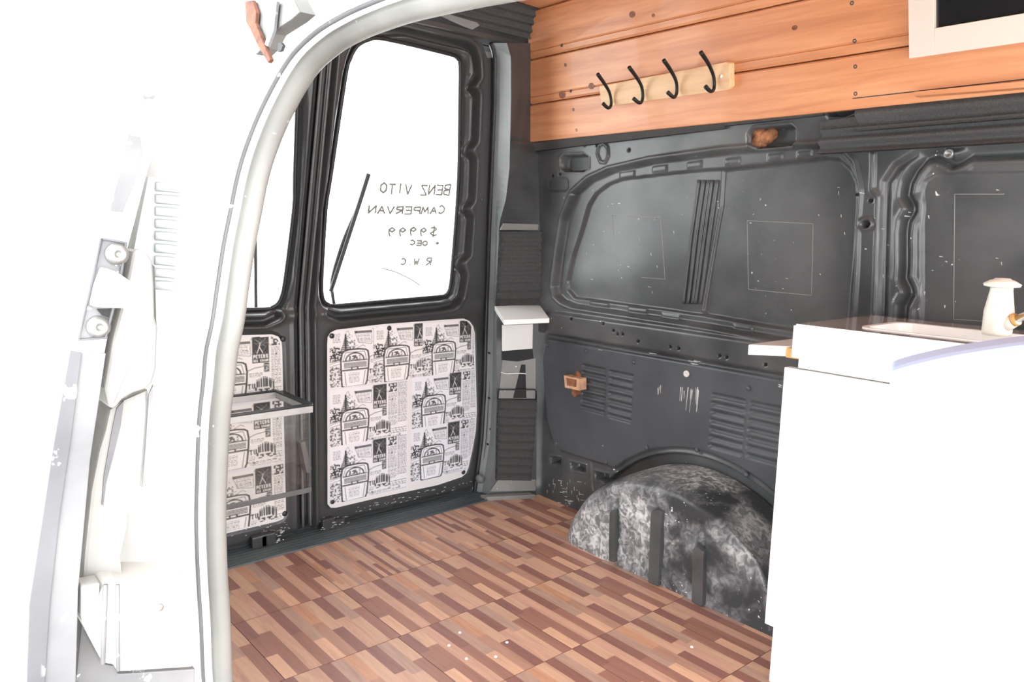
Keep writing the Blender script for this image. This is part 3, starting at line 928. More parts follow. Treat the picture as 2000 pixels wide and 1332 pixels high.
# wipers outside
bl_ = [R(*p, -.05) for p in ((720, 339), (708, 378), (646, 569))]
tube('wiper_blade', smooth_path(bl_, 8), .0062, M['rubber'], d1, 8)
tube('wiper_arm', smooth_path([R(*p, -.06) for p in ((703, 395), (690, 425), (671, 470), (655, 520), (648, 552), (650, 580), (655, 605))], 6), .005, M['rubber'], d1, 8)
tube('wiper_blade', smooth_path([R(*p, -.05) for p in ((498, 420), (499, 500), (500, 603))], 8), .0045, M['rubber'], d2, 8)

# marker writing on the outside of the glass, so mirrored from inside
GL = {'B': [[(0, 0), (0, 1), (.55, .9), (.55, .6), (0, .52), (.62, .4), (.6, .1), (0, 0)]], 'E': [[(.6, 1), (0, 1), (0, 0), (.6, 0)], [(0, .5), (.5, .5)]],
      'N': [[(0, 0), (0, 1), (.6, 0), (.6, 1)]], 'Z': [[(0, 1), (.6, 1), (0, 0), (.6, 0)]], 'V': [[(0, 1), (.3, 0), (.6, 1)]], 'I': [[(.3, 0), (.3, 1)]],
      'T': [[(0, 1), (.6, 1)], [(.3, 1), (.3, 0)]], 'O': [[(.3, 1), (.05, .75), (.05, .25), (.3, 0), (.58, .25), (.58, .75), (.3, 1)]],
      'C': [[(.58, .85), (.35, 1), (.08, .7), (.08, .3), (.35, 0), (.6, .15)]], 'A': [[(0, 0), (.3, 1), (.6, 0)], [(.12, .4), (.48, .4)]],
      'M': [[(0, 0), (.08, 1), (.32, .3), (.55, 1), (.65, 0)]], 'P': [[(0, 0), (0, 1), (.55, .9), (.55, .55), (0, .45)]], 'R': [[(0, 0), (0, 1), (.55, .9), (.55, .6), (0, .5), (.6, 0)]],
      '$': [[(.55, .85), (.3, .95), (.08, .75), (.3, .5), (.55, .3), (.3, .05), (.02, .15)], [(.3, 1.1), (.3, -.1)]], '9': [[(.52, .75), (.3, 1), (.08, .75), (.28, .5), (.52, .72), (.5, .35), (.4, 0)]],
      '+': [[(.1, .45), (.5, .45)], [(.3, .7), (.3, .2)]], 'W': [[(0, 1), (.15, 0), (.3, .6), (.45, 0), (.6, 1)]], '.': [[(.25, .03), (.32, .03)]]}


def ribbon(vs, fs, pts, w):
    pts = [np.array(p) for p in pts]
    for a_, b_ in zip(pts[:-1], pts[1:]):
        t = b_ - a_; ln = np.linalg.norm(t)
        if ln < 1e-6: continue
        t = t / ln; n_ = np.cross(t, [0, 1, 0]); n_ /= np.linalg.norm(n_) + 1e-9
        a2, b2 = a_ - t * w * .4, b_ + t * w * .4
        i = len(vs)
        e = np.array([0, .0004, 0])
        vs += [a2 + n_ * w, b2 + n_ * w, b2 - n_ * w, a2 - n_ * w, a2 + n_ * w - e, b2 + n_ * w - e, b2 - n_ * w - e, a2 - n_ * w - e]
        fs += [(i, i + 1, i + 2, i + 3), (i + 7, i + 6, i + 5, i + 4)]


def writing(text, start, end, hpx, parent):
    s = R(start[0], start[1], -.0265); e = R(end[0], end[1], -.0265)
    hh = hpx * 1.95 / F_PX * 1.02
    n_ = len(text); vs, fs = [], []
    up = np.array([0, .224, .975])
    for k, ch in enumerate(text):
        if ch == ' ': continue
        o_ = s + (e - s) * (k / n_); cw = np.linalg.norm(e - s) / n_ * 1.25
        o_ = o_ + up * (rng.random() - .5) * hh * .12
        dx = (e - s) / np.linalg.norm(e - s)
        sc_ = 1.0 if k == 0 else .85
        for stroke in GL[ch]:
            ribbon(vs, fs, [o_ + dx * cw * q[0] + up * hh * q[1] * sc_ for q in stroke], .0027)
    return pyd('marker_writing', vs, fs, M['ink'], parent)


writing('BENZ VITO', (877, 382), (738, 377), 24, d1)
writing('CAMPERVAN', (868, 418), (715, 417), 18, d1)
writing('$9999', (853, 462), (751, 460), 21, d1)
writing('+ OEC', (858, 480), (798, 478), 12, d1)
writing('R.W.C', (841, 518), (780, 517), 17, d1)
vs, fs = [], []
ribbon(vs, fs, [R(*p, -.0265) for p in ((745, 523), (775, 532), (800, 544), (820, 557))], .0016)
pyd('marker_stroke', vs, fs, M['ink'], d1)


# ---- newspaper sheets
def news_raster(nx=146, ny=100, ss=3):
    W, Hh = nx * ss, ny * ss
    X, Y = np.meshgrid((np.arange(W) + .5) / W * 470, (np.arange(Hh) + .5) / Hh * 365)   # units of the sheet, y down
    A = np.full(X.shape, .80)
    rs = np.random.default_rng(5)
    def fill(pts, v):
        s, _, _ = sdf(X, Y, pts); A[s < 0] = v
    def line(pts, w, v):
        A[dline(X, Y, pts) < w / 2] = v
    def rect(x0, y0, x1, y1, v): A[(X > x0) & (X < x1) & (Y > y0) & (Y < y1)] = v
    def rough(x0, y0, x1, y1, lo, hi, cell=7, p=.5):
        cx, cy = int((x1 - x0) / cell) + 1, int((y1 - y0) / cell) + 1
        g_ = np.where(rs.random((cy, cx)) < p, lo, hi)
        msk = (X > x0) & (X < x1) & (Y > y0) & (Y < y1)
        ii = np.clip(((Y - y0) / cell).astype(int), 0, cy - 1); jj = np.clip(((X - x0) / cell).astype(int), 0, cx - 1)
        A[msk] = g_[ii, jj][msk]
    def text(x0, y0, x1, y1, step=8, v=.38):
        v = v * .55
        y = y0
        while y < y1 - 3:
            x = x0
            while x < x1 - 4:
                w = rs.integers(5, 18); rect(x, y, min(x + w, x1), y + 3.2, v); x += w + rs.integers(3, 6)
            y += step
    font = {'P': '111101111100100', 'E': '111100110100111', 'T': '111010010010010', 'R': '110101110101101', 'S': '111100111001111', 'I': '111010010010111', 'C': '111100100100111', 'A': '010101111101101', 'M': '101111111101101', 'V': '101101101101010'}
    def word(tx, x0, y0, cw, chh, v):
        for k, ch in enumerate(tx):
            if ch == ' ': continue
            b_ = font[ch]
            for r_ in range(5):
                for c_ in range(3):
                    if b_[r_ * 3 + c_] == '1': rect(x0 + k * cw * 4 / 3 + c_ * cw / 3, y0 + r_ * chh / 5, x0 + k * cw * 4 / 3 + (c_ + 1) * cw / 3 + .6, y0 + (r_ + 1) * chh / 5 + .6, v)
    # countryside, trees
    text(20, 34, 64, 86, 8, .5)
    line([(64, 150), (95, 30), (105, 20), (150, 130)], 2.5, .45); rough(100, 40, 130, 100, .6, .8, 9, .3)
    rough(2, 118, 70, 195, .06, .72, 7, .62); rough(10, 108, 50, 125, .1, .8, 7, .4)
    rough(98, 70, 150, 132, .3, .82, 8, .25); rough(66, 300, 226, 340, .7, .84, 9, .2)
    for k in range(12):
        rect(92 - k * 2.6 - rs.integers(0, 6), 38 + k * 11, 92 + k * 2.6 + rs.integers(0, 8), 46 + k * 11, .08)
    rect(87, 40, 97, 170, .06)
    for k in range(9):
        y = 205 + k * 17; line([(0, y + 8), (25, y), (62, y - 6)], 3, .35)
    rough(0, 230, 62, 350, .2, .72, 7, .38)
    line([(0, 200), (40, 196), (70, 180)], 4, .15)
    # lunch box shaped drawing
    body = [(88, 140), (112, 134), (170, 134), (206, 140), (220, 150), (226, 195), (222, 260), (214, 335), (204, 358), (90, 360), (70, 352), (66, 260), (64, 200), (72, 152)]
    fill(body, .84); line(body + body[:1], 9, .08)
    inner = [(92, 150), (200, 150), (212, 200), (76, 200)]; line(inner + inner[:1], 3, .15)
    ang = np.linspace(0, math.pi, 14)
    line([(144 + 52 * math.cos(a_), 198 - 42 * math.sin(a_)) for a_ in ang], 8, .12); line([(144 + 34 * math.cos(a_), 198 - 27 * math.sin(a_)) for a_ in ang], 4, .2)
    rough(112, 172, 178, 198, .15, .8, 8, .45)
    rect(72, 202, 222, 206, .1); rect(72, 252, 222, 262, .12); rect(80, 212, 214, 246, .70); text(84, 214, 212, 246, 9, .55)
    rect(122, 240, 164, 256, .12); rect(130, 244, 156, 253, .8)
    line([(86, 268), (94, 350)], 3.5, .15); line([(204, 268), (192, 350)], 3.5, .15); text(108, 276, 172, 342, 9, .6)
    line([(226, 190), (262, 176), (300, 172), (312, 165)], 4, .2); line([(150, 132), (190, 112), (206, 122)], 3, .3); line([(80, 140), (110, 118), (160, 112)], 3, .3)
    # advert with slanted frame
    fr = [(142, 26), (244, 30), (242, 108), (168, 96)]; line(fr + fr[:1], 2.5, .3); rect(144, 26, 242, 40, .25); text(160, 46, 236, 100, 9, .42); fill([(147, 24), (158, 26), (156, 40), (146, 38)], .1)
    # dark ice cream advert
    rect(252, 2, 334, 150, .07)
    for k in range(26):
        x, y = 256 + rs.random() * 72, 6 + rs.random() * 88; line([(x, y), (x + rs.normal() * 10, y + rs.normal() * 12)], 2, .35)
    line([(292, 40), (286, 66), (276, 96)], 3.5, .8); line([(288, 62), (304, 96)], 3.5, .8); line([(270, 20), (292, 46), (318, 16)], 2.5, .5)
    word('PETERS', 257, 104, 9.2, 20, .8); word('ICE CREAM', 257, 130, 6.2, 13, .75)
    # TV and the group of figures
    word('TV', 228, 262, 15, 30, .08)
    for k in range(9):
        cx = 268 + k * 10 + rs.random() * 4; y0 = 232 + 22 * abs(k - 3.5) / 4
        rect(cx, y0, cx + 8, y0 + 46 + rs.integers(0, 22), .10 + .12 * (k % 3 == 1))
        rect(cx + 1, y0 - 9, cx + 7, y0 - 1, .3)
    rough(262, 285, 350, 318, .1, .75, 9, .45)
    text(236, 205, 300, 232, 8, .5); rect(308, 152, 334, 202, .12); rough(311, 160, 331, 196, .15, .7, 7, .5)
    text(226, 300, 258, 352, 9, .55)
    # right hand columns
    rough(346, 4, 398, 58, .12, .72, 9, .5); rect(346, 4, 398, 7, .2); text(344, 66, 398, 210, 8, .42); rect(366, 100, 372, 112, .1)
    text(406, 4, 466, 262, 8, .40); line([(402, 0), (402, 265)], 1.5, .5); text(344, 214, 398, 280, 9, .5)
    for k in range(5):
        line([(352 + k * 20, 300 + 5 * math.sin(k * 3)), (362 + k * 20, 322 - 6 * math.cos(k * 2))], 3, .4)
    text(350, 292, 460, 330, 14, .45); text(240, 332, 460, 356, 9, .55)
    for k in range(3):
        rough(344 + 40 * k, 330, 380 + 40 * k, 345, .5, .8, 9, .3)
    A = np.where(A > .7, A * 1.13, A * .70)
    B = A.reshape(ny, ss, nx, ss).mean((1, 3))
    return B


NEWS = news_raster()
ny, nx = NEWS.shape
SW, SH = .252, .168


def sheet_mesh(x_frac0, x_frac1, z_frac0, z_frac1, tint, loc=None, pap=None):
    """part of the printed page; local x runs to the picture's right (towards -x of the van)"""
    j0, j1 = int(x_frac0 * (nx - 1)), int(x_frac1 * (nx - 1)); i0, i1 = int(z_frac0 * (ny - 1)), int(z_frac1 * (ny - 1))
    sub = NEWS[i0:i1 + 1, j0:j1 + 1]; hh, ww = sub.shape
    jj, ii = np.meshgrid(np.arange(j0, j1 + 1), np.arange(i0, i1 + 1))
    co = np.stack([-jj / (nx - 1) * SW, np.zeros(jj.shape) + .0002 * np.sin(jj * .2), -ii / (ny - 1) * SH], -1).reshape(-1, 3)
    idx = np.arange(hh * ww).reshape(hh, ww)
    q = np.stack([idx[:-1, :-1], idx[1:, :-1], idx[1:, 1:], idx[:-1, 1:]], -1).reshape(-1, 4)
    if pap is not None:
        sd_, _, _ = sdf(co[:, 0] + loc[0], co[:, 2] + loc[2], pap)
        q = q[(sd_[q] < -.005).all(1)]
    me = D.meshes.new('newspaper_sheet'); me.from_pydata(co.tolist(), [], q.tolist()); me.update()
    at = me.attributes.new('Col', 'FLOAT_COLOR', 'POINT')
    c = np.stack([sub * tint[0], sub * tint[1], sub * tint[2], np.ones(sub.shape)], -1).reshape(-1, 4).astype(np.float32)
    at.data.foreach_set('color', c.ravel()); me.materials.append(M['print'])
    return me


def board(door, pap, yo, buttons):
    b_ = slab('newspaper_board', [np.array([x, yo, z]) for x, z in pap], (0, -.003, 0), M['paperback'], door, 0)
    for px, py in buttons:
        p = ony(px, py, yo); dome('button', p, (0, 1, 0), .0075, .004, M['plastic'], door, 12)
    return b_


YB = -.1465
b1 = board(d1, pap1, YB, [(648, 656), (760, 641), (909.5, 631.5), (649, 980), (905, 922)])
b2 = board(d2, pap2, YB, [(552.5, 662), (556, 1003)])
# sheet anchors: pixel where each sheet's drawing starts (upper left of page)
LX, LZ = 64 / 470 * SW, 134 / 365 * SH      # offset of the lunch box inside a page
def place(bd, pxy, fr, k, tint=(1, .99, 1.02)):
    p = ony(pxy[0], pxy[1], YB)
    loc = (p[0] + LX, YB + .0006 + .0003 * k, p[2] + LZ)
    o = link('newspaper_sheet', sheet_mesh(*fr, tint, loc, pap1), None, bd); o.location = loc
c8 = lambda x, y: (620 + x / 3.171, 600 + y / 3.171)
place(b1, c8(145, 268), (0, .60, .0, .98), 0, (1, .985, .99))
place(b1, c8(412, 245), (0, .66, .0, .98), 1, (1, .985, .98))
place(b1, c8(710, 220), (0, .99, .0, .98), 2)
place(b1, c8(145, 643), (0, .99, 0, 1), 3)
place(b1, c8(645, 555), (0, .99, 0, .99), 4, (.98, .99, 1.05))
place(b1, c8(145, 988), (0, .99, 0, .98), 5, (.98, .99, 1.05))
place(b1, c8(635, 868), (0, .99, 0, .99), 6, (.97, .99, 1.06))
c4 = lambda x, y: (380 + x / 2.775, 480 + y / 2.775)
c5 = lambda x, y: (420 + x / 2.822, 860 + y / 2.822)
for k, (px, py) in enumerate([c4(95, 655), c4(130, 985), c5(-30, 205 + 90), c5(-35, 440 - 60)]):
    pass
for k, z in enumerate([.5535, .3815, .2095]):
    for x, f0 in ((.990, 0), (1.237, 0)):
        loc = (x, YB + .0006 + .0003 * k, z)
        o = link('newspaper_sheet', sheet_mesh(f0, .97, 0, .98, (1, .985, .95), loc, pap2), None, b2); o.location = loc

# ------------------------------------------------------------------ rear frame: hinge pillar, corner post, header
def yline(px_pts, rows):
    ys_ = [p[1] for p in px_pts]; xs_ = [p[0] for p in px_pts]
    return [(float(np.interp(r_, ys_, xs_)), r_) for r_ in rows]


rows = list(np.linspace(84, 968, 70))
A_px = yline([(952, 70), (962, 90), (967, 112), (966, 200), (962, 300), (956, 440), (950, 600), (946, 760), (940, 860), (926, 968)], rows)
G_px = yline([(965, 70), (975, 100), (977, 130), (976, 200), (972, 330), (968, 440), (964, 600), (962, 760), (957, 860), (940, 968)], rows)
B_px = yline([(980, 70), (990, 84), (998, 112), (998, 200), (995, 330), (988, 390), (975, 436), (970, 600), (970, 760), (967, 880), (956, 968)], rows)
D_px = yline([(1043, 70), (1042, 280), (1052, 300), (1053, 420), (1055, 450), (1052, 600), (1049, 780), (1047, 968)], rows)
railA = [R(x, y, -.01) for x, y in A_px]
railA2 = [R(x, y, .012) for x, y in A_px]
railG = [R(x, y, .035) for x, y in G_px]
railB = [R(x, y, .075) for x, y in B_px]
railD = [S(x, y, .000) for x, y in D_px]
railD = [p if p[1] > -.2 else p for p in railD]
back = loft('wall_back', [railA, railA2, railG, railB], M['pillar_grey'], None, False)  # light on this angled face is painted in as grey
tag(back, 'grey rear hinge pillar frame beside the doors', 'pillar', kind='structure')
post = loft('corner_post', [railB, railD], M['black'], back, False)
tube('door_gasket', smooth_path(railA2, 2), .0075, M['rubber'], back, 8)
tube('gasket_lip', smooth_path([p + np.array([-.012, .012, 0]) for p in railA2], 2), .004, M['door_black'], back, 8)


shellA = [p + np.array([0, -.07, 0]) for p in railA]; shellD = [p + np.array([-.06, 0, 0]) for p in railD]
shellC = [np.array([d_[0], a_[1], (a_[2] + d_[2]) / 2]) for a_, d_ in zip(shellA, shellD)]
loft('outer_skin', [shellA, shellC, shellD], M['body'], back, False)


def post_pt(px, py, off=.0):
    """point on the corner post face under a pixel, lifted towards the interior"""
    k = np.interp(py, rows, range(len(rows))); i = min(int(k), len(rows) - 2); f = k - i
    a_ = railB[i] * (1 - f) + railB[i + 1] * f; b_ = railD[i] * (1 - f) + railD[i + 1] * f
    c_ = railB[i + 1] if f < .5 else railB[i]
    n_ = np.cross(b_ - a_, np.array([0, .0, 1.0])); n_ /= np.linalg.norm(n_)
    if n_ @ (CAM - a_) < 0: n_ = -n_
    d_ = ray(px, py); t = ((a_ + n_ * off - CAM) @ n_) / (d_ @ n_)
    return CAM + d_ * t, n_


def post_foam(tl, tr, bl, br, ribs):
    P = [post_pt(*q, .002) for q in (tl, tr, bl, br)]
    o = foam_patch('foam_mat', P[0][0], P[1][0], P[2][0], P[3][0], P[0][1], ribs, back, thick=.006, amp=.0032, wob=.008)
    return o


post_foam((975, 452), (1056, 452), (967, 597), (1056, 594), 9)
post_foam((972, 778), (1048, 780), (968, 936), (1037, 937), 10)
# folded metal lip above the upper mat, cavity under the shelf, wire loop
P4 = [post_pt(*q, .004)[0] for q in ((982, 436), (1050, 438), (1049, 449), (975, 449))]
slab('metal_lip', P4, post_pt(1000, 440)[1] * .006, M['bare'], back, .001)
P4 = [post_pt(*q, .001)[0] for q in ((981, 700), (1046, 700), (1046, 778), (974, 778))]
slab('bare_pocket', P4, post_pt(1000, 740)[1] * .0015, M['bare'], back, 0)
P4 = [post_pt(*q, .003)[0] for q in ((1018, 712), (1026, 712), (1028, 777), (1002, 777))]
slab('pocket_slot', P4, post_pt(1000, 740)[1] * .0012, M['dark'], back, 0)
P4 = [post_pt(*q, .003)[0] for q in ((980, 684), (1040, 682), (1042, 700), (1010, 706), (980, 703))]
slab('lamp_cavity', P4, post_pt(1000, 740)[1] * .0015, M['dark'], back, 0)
tube('wire_loop', [post_pt(*q, .012)[0] for q in ((972, 778), (973, 764), (976, 761), (1045, 761), (1047, 764), (1047, 780))], .0022, M['iron'], back, 6)
tube('white_cord', smooth_path([post_pt(*q, .010)[0] for q in ((978, 727), (990, 730), (1010, 729), (1028, 730))], 4), .0016, M['paperback'], back, 6)
P4 = [post_pt(*q, .003)[0] for q in ((972, 937), (1046, 936), (1046, 958), (956, 960))]
slab('foot_plate', P4, post_pt(1000, 950)[1] * .003, M['bare'], back, .001)
a, b = onz(950, 971, .012), onz(1046, 966, .012)
slab('foot_ledge', [a, b, b + np.array([.0, -.03, 0]), a + np.array([0, -.03, 0])], (0, 0, -.03), M['bare'], back, .002)
for px, py in [(956, 690), (969, 717), (956, 778), (958, 838), (953, 868)]:
    p = R(px, py, .036); lathe('pin_hole', [(.003, -.01), (.003, .0006), (.0005, .0008)], p, (.4, .9, 0), M['dark'], back, 8)
p = R(938, 935, .05)
o = lathe('stop_buffer', [(.004, -.02), (.012, -.012), (.015, 0), (.012, .01), (.004, .014)], p, (.3, .95, 0), M['grey_plastic'], back, 14)

# header above the doors
box('header_backing', (-.06, -.06, 1.335), (1.42, -.012, 1.47), M['door_black'], back, 0)
hx = np.linspace(.05, 1.40, 40)
def hrail(z, y): return [np.array([x, y, z]) for x in hx]
head = loft('wall_rear_header', [hrail(1.335, .000), hrail(1.345, .028), hrail(1.356, .030), hrail(1.368, .045), hrail(1.45, .06)], M['door_black'], None, False)
tag(head, 'black header rail over the rear doors', 'header', kind='structure')
a = [ony(*p, .05) for p in ((842, 24), (862, 24), (930, 44), (936, 50), (922, 58), (905, 52))]
slab('header_plate', a, (0, .003, 0), M['pillar_grey'], head, .0008)

# ------------------------------------------------------------------ ceiling
ceil_z = 1.432
def cz(x): return ceil_z + .012 * math.sin(math.pi * np.clip((x - .12) / 1.2, 0, 1))
cx = np.linspace(-.06, 1.42, 24)
cl = loft('ceiling', [[np.array([x, y, cz(x) + .022]) for x in cx] for y in (-.02, 3.0)], M['black'], None, True)
tag(cl, 'van ceiling lined with timber boards and black ribbed foam', 'ceiling', kind='structure')
yb = [.088 + .142 * k for k in range(17)]
for ya, yc in zip(yb[:-1], yb[1:]):
    pr = [(ya + .001, .012), (ya + .001, .004), (ya + .004, 0), (yc - .004, 0), (yc - .001, .004), (yc - .001, .012)]
    vs, fs = [], []
    xs8 = np.linspace(.105, 1.30, 10)
    for x in xs8:
        for y, dz in pr: vs.append((x, y, cz(x) + dz))
    for i in range(9):
        for k in range(6):
            k2 = (k + 1) % 6; fs.append((i * 6 + k, i * 6 + k2, (i + 1) * 6 + k2, (i + 1) * 6 + k))
    fs += [tuple(range(6))[::-1], tuple(54 + k for k in range(6))]
    pyd('ceiling_plank', vs, fs, M['wood'], cl)
foam_patch('foam_mat', (1.34, .044, 1.367), (.07, .044, 1.367), (1.34, .090, 1.442), (.10, .090, 1.437), (0, .83, -.55), 4, cl, thick=.006, amp=.0035)
# post-to-ceiling black foam infill behind the boards' end
tl, tr, bl, br = R(998, 70, .075), S(1043, 36, .0), R(998, 90, .075), S(1043, 60, .0)

# ------------------------------------------------------------------ near side: body wall around the sliding door opening
SEAL = [(445, 1500), (428, 1332), (423, 1216), (417, 1116), (414, 1016), (416, 930), (421, 820), (430, 740), (445, 640), (457, 560), (469, 480), (481, 420), (495, 350), (512, 292), (543, 217), (591, 133), (640, 85), (690, 55), (740, 33), (800, 12), (880, -8), (960, -26), (1100, -52), (1300, -82), (1500, -105)]
sp_ = [N(*p) for p in SEAL]
zt_ = sp_[-1][2]
sp_ += [np.array([0, y, z]) for y, z in ((1.75, zt_ + .015), (1.95, zt_ + .018), (2.12, zt_ + .005), (2.23, zt_ - .05), (2.29, zt_ - .16), (2.31, zt_ - .35), (2.31, .30), (2.31, .05))]
path = smooth_path(sp_, 5)
path = [np.array([x_near(p[2]), p[1], p[2]]) for p in path]
rails = {k: [] for k in ('in2', 'in1', 'fl', 'j0', 'j1', 'j2', 'sk', 'sk2')}
for i, p in enumerate(path):
    t = path[min(i + 1, len(path) - 1)] - path[max(i - 1, 0)]; t[0] = 0; t /= np.linalg.norm(t)
    o_ = np.array([0, -t[2], t[1]])        # away from the opening (rearwards / upwards)
    def at(oo, dx):
        q = p + o_ * oo; q[0] = x_near(q[2]) + dx; return q
    rails['in2'].append(at(.30, -.05)); rails['in1'].append(at(.16, -.045)); rails['fl'].append(at(.0, -.012)); rails['j0'].append(at(.004, .008))
    rails['j1'].append(at(.012, .030)); rails['j2'].append(at(.030, .062)); rails['sk'].append(at(.05, .072)); rails['sk2'].append(at(.42, .072))
nearw = loft('wall_left', [rails[k] for k in ('fl', 'j0', 'j1', 'j2', 'sk', 'sk2')], M['body'], None, True)
tag(nearw, 'white body pillar curving around the sliding door opening', 'pillar', kind='structure')
loft('inner_flange', [rails[k] for k in ('in2', 'in1', 'fl')], M['black'], nearw, True)
o = tube('door_seal', [p + np.array([-.004, 0, 0]) for p in path], .0098, M['seal'], nearw, 12)
o['label'] = 'grey rubber door seal along the opening edge'
o = tube('seal_groove', [q * .8 + q2 * .2 + np.array([.002, .003, 0]) for q, q2 in zip(rails['j0'], rails['j1'])], .0019, M['jamb2'], nearw, 8)
# rusty guide pocket above the opening
a = [N(*p, .066) for p in ((492, 6), (500, 0), (600, -4), (618, 30), (600, 45), (560, 70), (545, 98), (530, 112), (522, 98), (510, 70), (500, 40))]
pk = slab('guide_pocket', a, (.012, 0, 0), M['pocket'], nearw, .001)
a = [N(*p, .079) for p in ((486, 4), (500, 2), (508, 26), (506, 46), (520, 80), (536, 118), (531, 124), (512, 92), (498, 62), (488, 44))]
slab('rust_edge', a, (.003, 0, 0), M['rust_dark'], nearw, .0006)
a = [N(*p, .0795) for p in ((548, 86), (554, 84), (558, 90), (554, 100), (548, 102))]
slab('pocket_hole', a, (.002, 0, 0), M['dark'], nearw, 0)
a = [N(*p, .0795) for p in ((530, 4), (546, 4), (540, 60), (528, 92), (522, 88), (532, 50))]
slab('pocket_groove', a, (.002, 0, 0), M['jamb2'], nearw, 0)
# filler of the near rear quarter so that the interior is closed
qx = .0
zs = np.linspace(-.05, 1.45, 30)
q1 = [np.array([x_near(z) - .012, -.2, z]) for z in zs]; q2 = [np.array([x_near(z) - .012, .78, z]) for z in zs]
o = loft('inner_quarter', [q1, q2], M['black'], nearw, True)
q1 = [np.array([x_near(z) + .07, -.3, z]) for z in zs]; q2 = [np.array([x_near(z) + .07, .80, z]) for z in zs]
o = loft('outer_quarter', [q1, q2], M['body'], nearw, True)
# roof rail over the opening
q = [[np.array([x_near(z) + dx, y, z]) for z in np.linspace(1.12, 1.46, 8)] for y in (.7, 3.0) for dx in (0,)]
loft('roof_rail', q, M['black'], nearw, True)

# ------------------------------------------------------------------ open sliding door, seen on its front edge
YD = 1.09
sd_root = empty('door_3', (1.50, YD, -.1), 'worn white sliding door slid back outside the opening, seen edge on', 'door', 'structure')
def yp(pts, off=0.0): return [ony(p[0], p[1], YD + off) for p in pts]
strip = [(300, 0), (285, 190), (250, 300), (215, 420), (195, 470), (165, 590), (135, 680), (105, 860), (75, 1050), (55, 1180), (50, 1332), (46, 1500), (143, 1500), (147, 1332), (152, 1150), (175, 900), (205, 690), (230, 560), (262, 440), (290, 330), (310, 270), (330, 100), (345, 0)]
slab('door_edge', yp(strip), (0, -.55, 0), M['body'], sd_root, .002)
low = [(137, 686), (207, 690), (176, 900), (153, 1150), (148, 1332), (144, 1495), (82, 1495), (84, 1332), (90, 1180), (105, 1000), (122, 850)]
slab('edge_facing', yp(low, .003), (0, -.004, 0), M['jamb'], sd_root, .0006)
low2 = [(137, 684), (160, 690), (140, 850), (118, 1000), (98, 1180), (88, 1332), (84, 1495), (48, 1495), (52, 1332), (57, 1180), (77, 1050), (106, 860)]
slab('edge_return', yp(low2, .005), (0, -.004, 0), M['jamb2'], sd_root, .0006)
up_ = [(250, 262), (275, 268), (278, 300), (262, 360), (240, 415), (215, 412), (220, 385), (236, 330)]
slab('paint_wear', yp(up_, .003), (0, -.002, 0), M['jamb'], sd_root, .0004)
slab('paint_wear', yp([(277, 184), (290, 190), (304, 184), (300, 194), (290, 192), (282, 196)], .003), (0, -.002, 0), M['jamb'], sd_root, 0)
latch = [(198, 466), (246, 474), (236, 540), (222, 600), (206, 660), (154, 664), (160, 630), (180, 545)]
slab('latch_recess', yp(latch, .004), (0, -.006, 0), M['jamb'], sd_root, .001)
tube('recess_rim', yp(latch + latch[:1], .006), .0012, M['jamb2'], sd_root, 6)
for px, py in ((228, 496), (192, 638)):
    p = ony(px, py, YD + .004)
    b_ = lathe('torx_bolt', [(.0085, 0), (.0085, .002), (.0066, .0035), (.0058, .006), (.003, .0065), (.0026, .004)], p, (0, 1, 0), M['zinc'], sd_root, 16)
slab('latch_striker', yp([(206, 523), (230, 532), (258, 551), (255, 575), (250, 603), (184, 600), (192, 560)], .022), (0, -.018, 0), M['body'], sd_root, .002)
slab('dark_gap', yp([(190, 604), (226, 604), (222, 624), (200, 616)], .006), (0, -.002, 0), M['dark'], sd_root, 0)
cover = [(262, 487), (276, 488), (290, 496), (299, 510), (302, 560), (303, 620), (309, 640), (306, 720), (298, 748), (285, 760), (260, 768), (240, 780), (228, 796), (214, 800), (205, 760), (222, 660), (240, 590)]
slab('edge_cover', yp(cover, -.004), (0, -.05, 0), M['trim_pale'], sd_root, .004, 3)
trim = [(214, 800), (240, 782), (290, 760), (292, 800), (283, 900), (278, 950), (286, 990), (250, 1005), (250, 1030), (243, 1055), (236, 1090), (240, 1120), (255, 1140), (205, 1136), (160, 1146), (165, 1080), (178, 960), (194, 880), (206, 840)]
slab('inner_trim', yp(trim, -.025), (0, -.04, 0), M['trim_pale'], sd_root, .003, 2)
slab('trim_gap', yp([(242, 783), (236, 830), (224, 880), (207, 945), (202, 988), (199, 985), (203, 930), (212, 880), (219, 840), (228, 798)], -.0235), (0, -.002, 0), M['jamb2'], sd_root, 0)
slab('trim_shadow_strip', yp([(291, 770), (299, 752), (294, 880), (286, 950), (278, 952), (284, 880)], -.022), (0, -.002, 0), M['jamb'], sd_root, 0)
rb = [(290, 345), (322, 350), (352, 380), (372, 400), (345, 560), (330, 640), (306, 640), (302, 520), (262, 486), (275, 420)]
g_ = slab('gaiter_backing', yp(rb, -.06), (0, -.01, 0), M['gaiter'], sd_root, 0)
for k in range(9):
    y0 = 362 + k * 24
    tube('gaiter_fold', yp([(304 - .3 * k, y0 + 2), (330, y0 + 4), (352 - k * 1.5, y0 + 6)], -.058), .004, M['gaiter'], sd_root, 8)
br = [(205, 1141), (232, 1140), (245, 1144), (382, 1142), (383, 1230), (380, 1304), (230, 1314), (224, 1300), (202, 1297), (180, 1255), (160, 1214)]
slab('runner_box', yp(br, .004), (0, -.06, 0), M['trim_white'], sd_root, .004, 3)
slab('box_side', yp([(160, 1146), (196, 1138), (194, 1170), (182, 1195), (160, 1212)], .006), (0, -.02, 0), M['trim_pale'], sd_root, .002)
tube('box_crease', yp([(206, 1142), (204, 1200), (201, 1296)], .005), .002, M['jamb'], sd_root, 6)
tube('box_crease', yp([(230, 1142), (230, 1220), (231, 1310)], .005), .0016, M['jamb'], sd_root, 6)
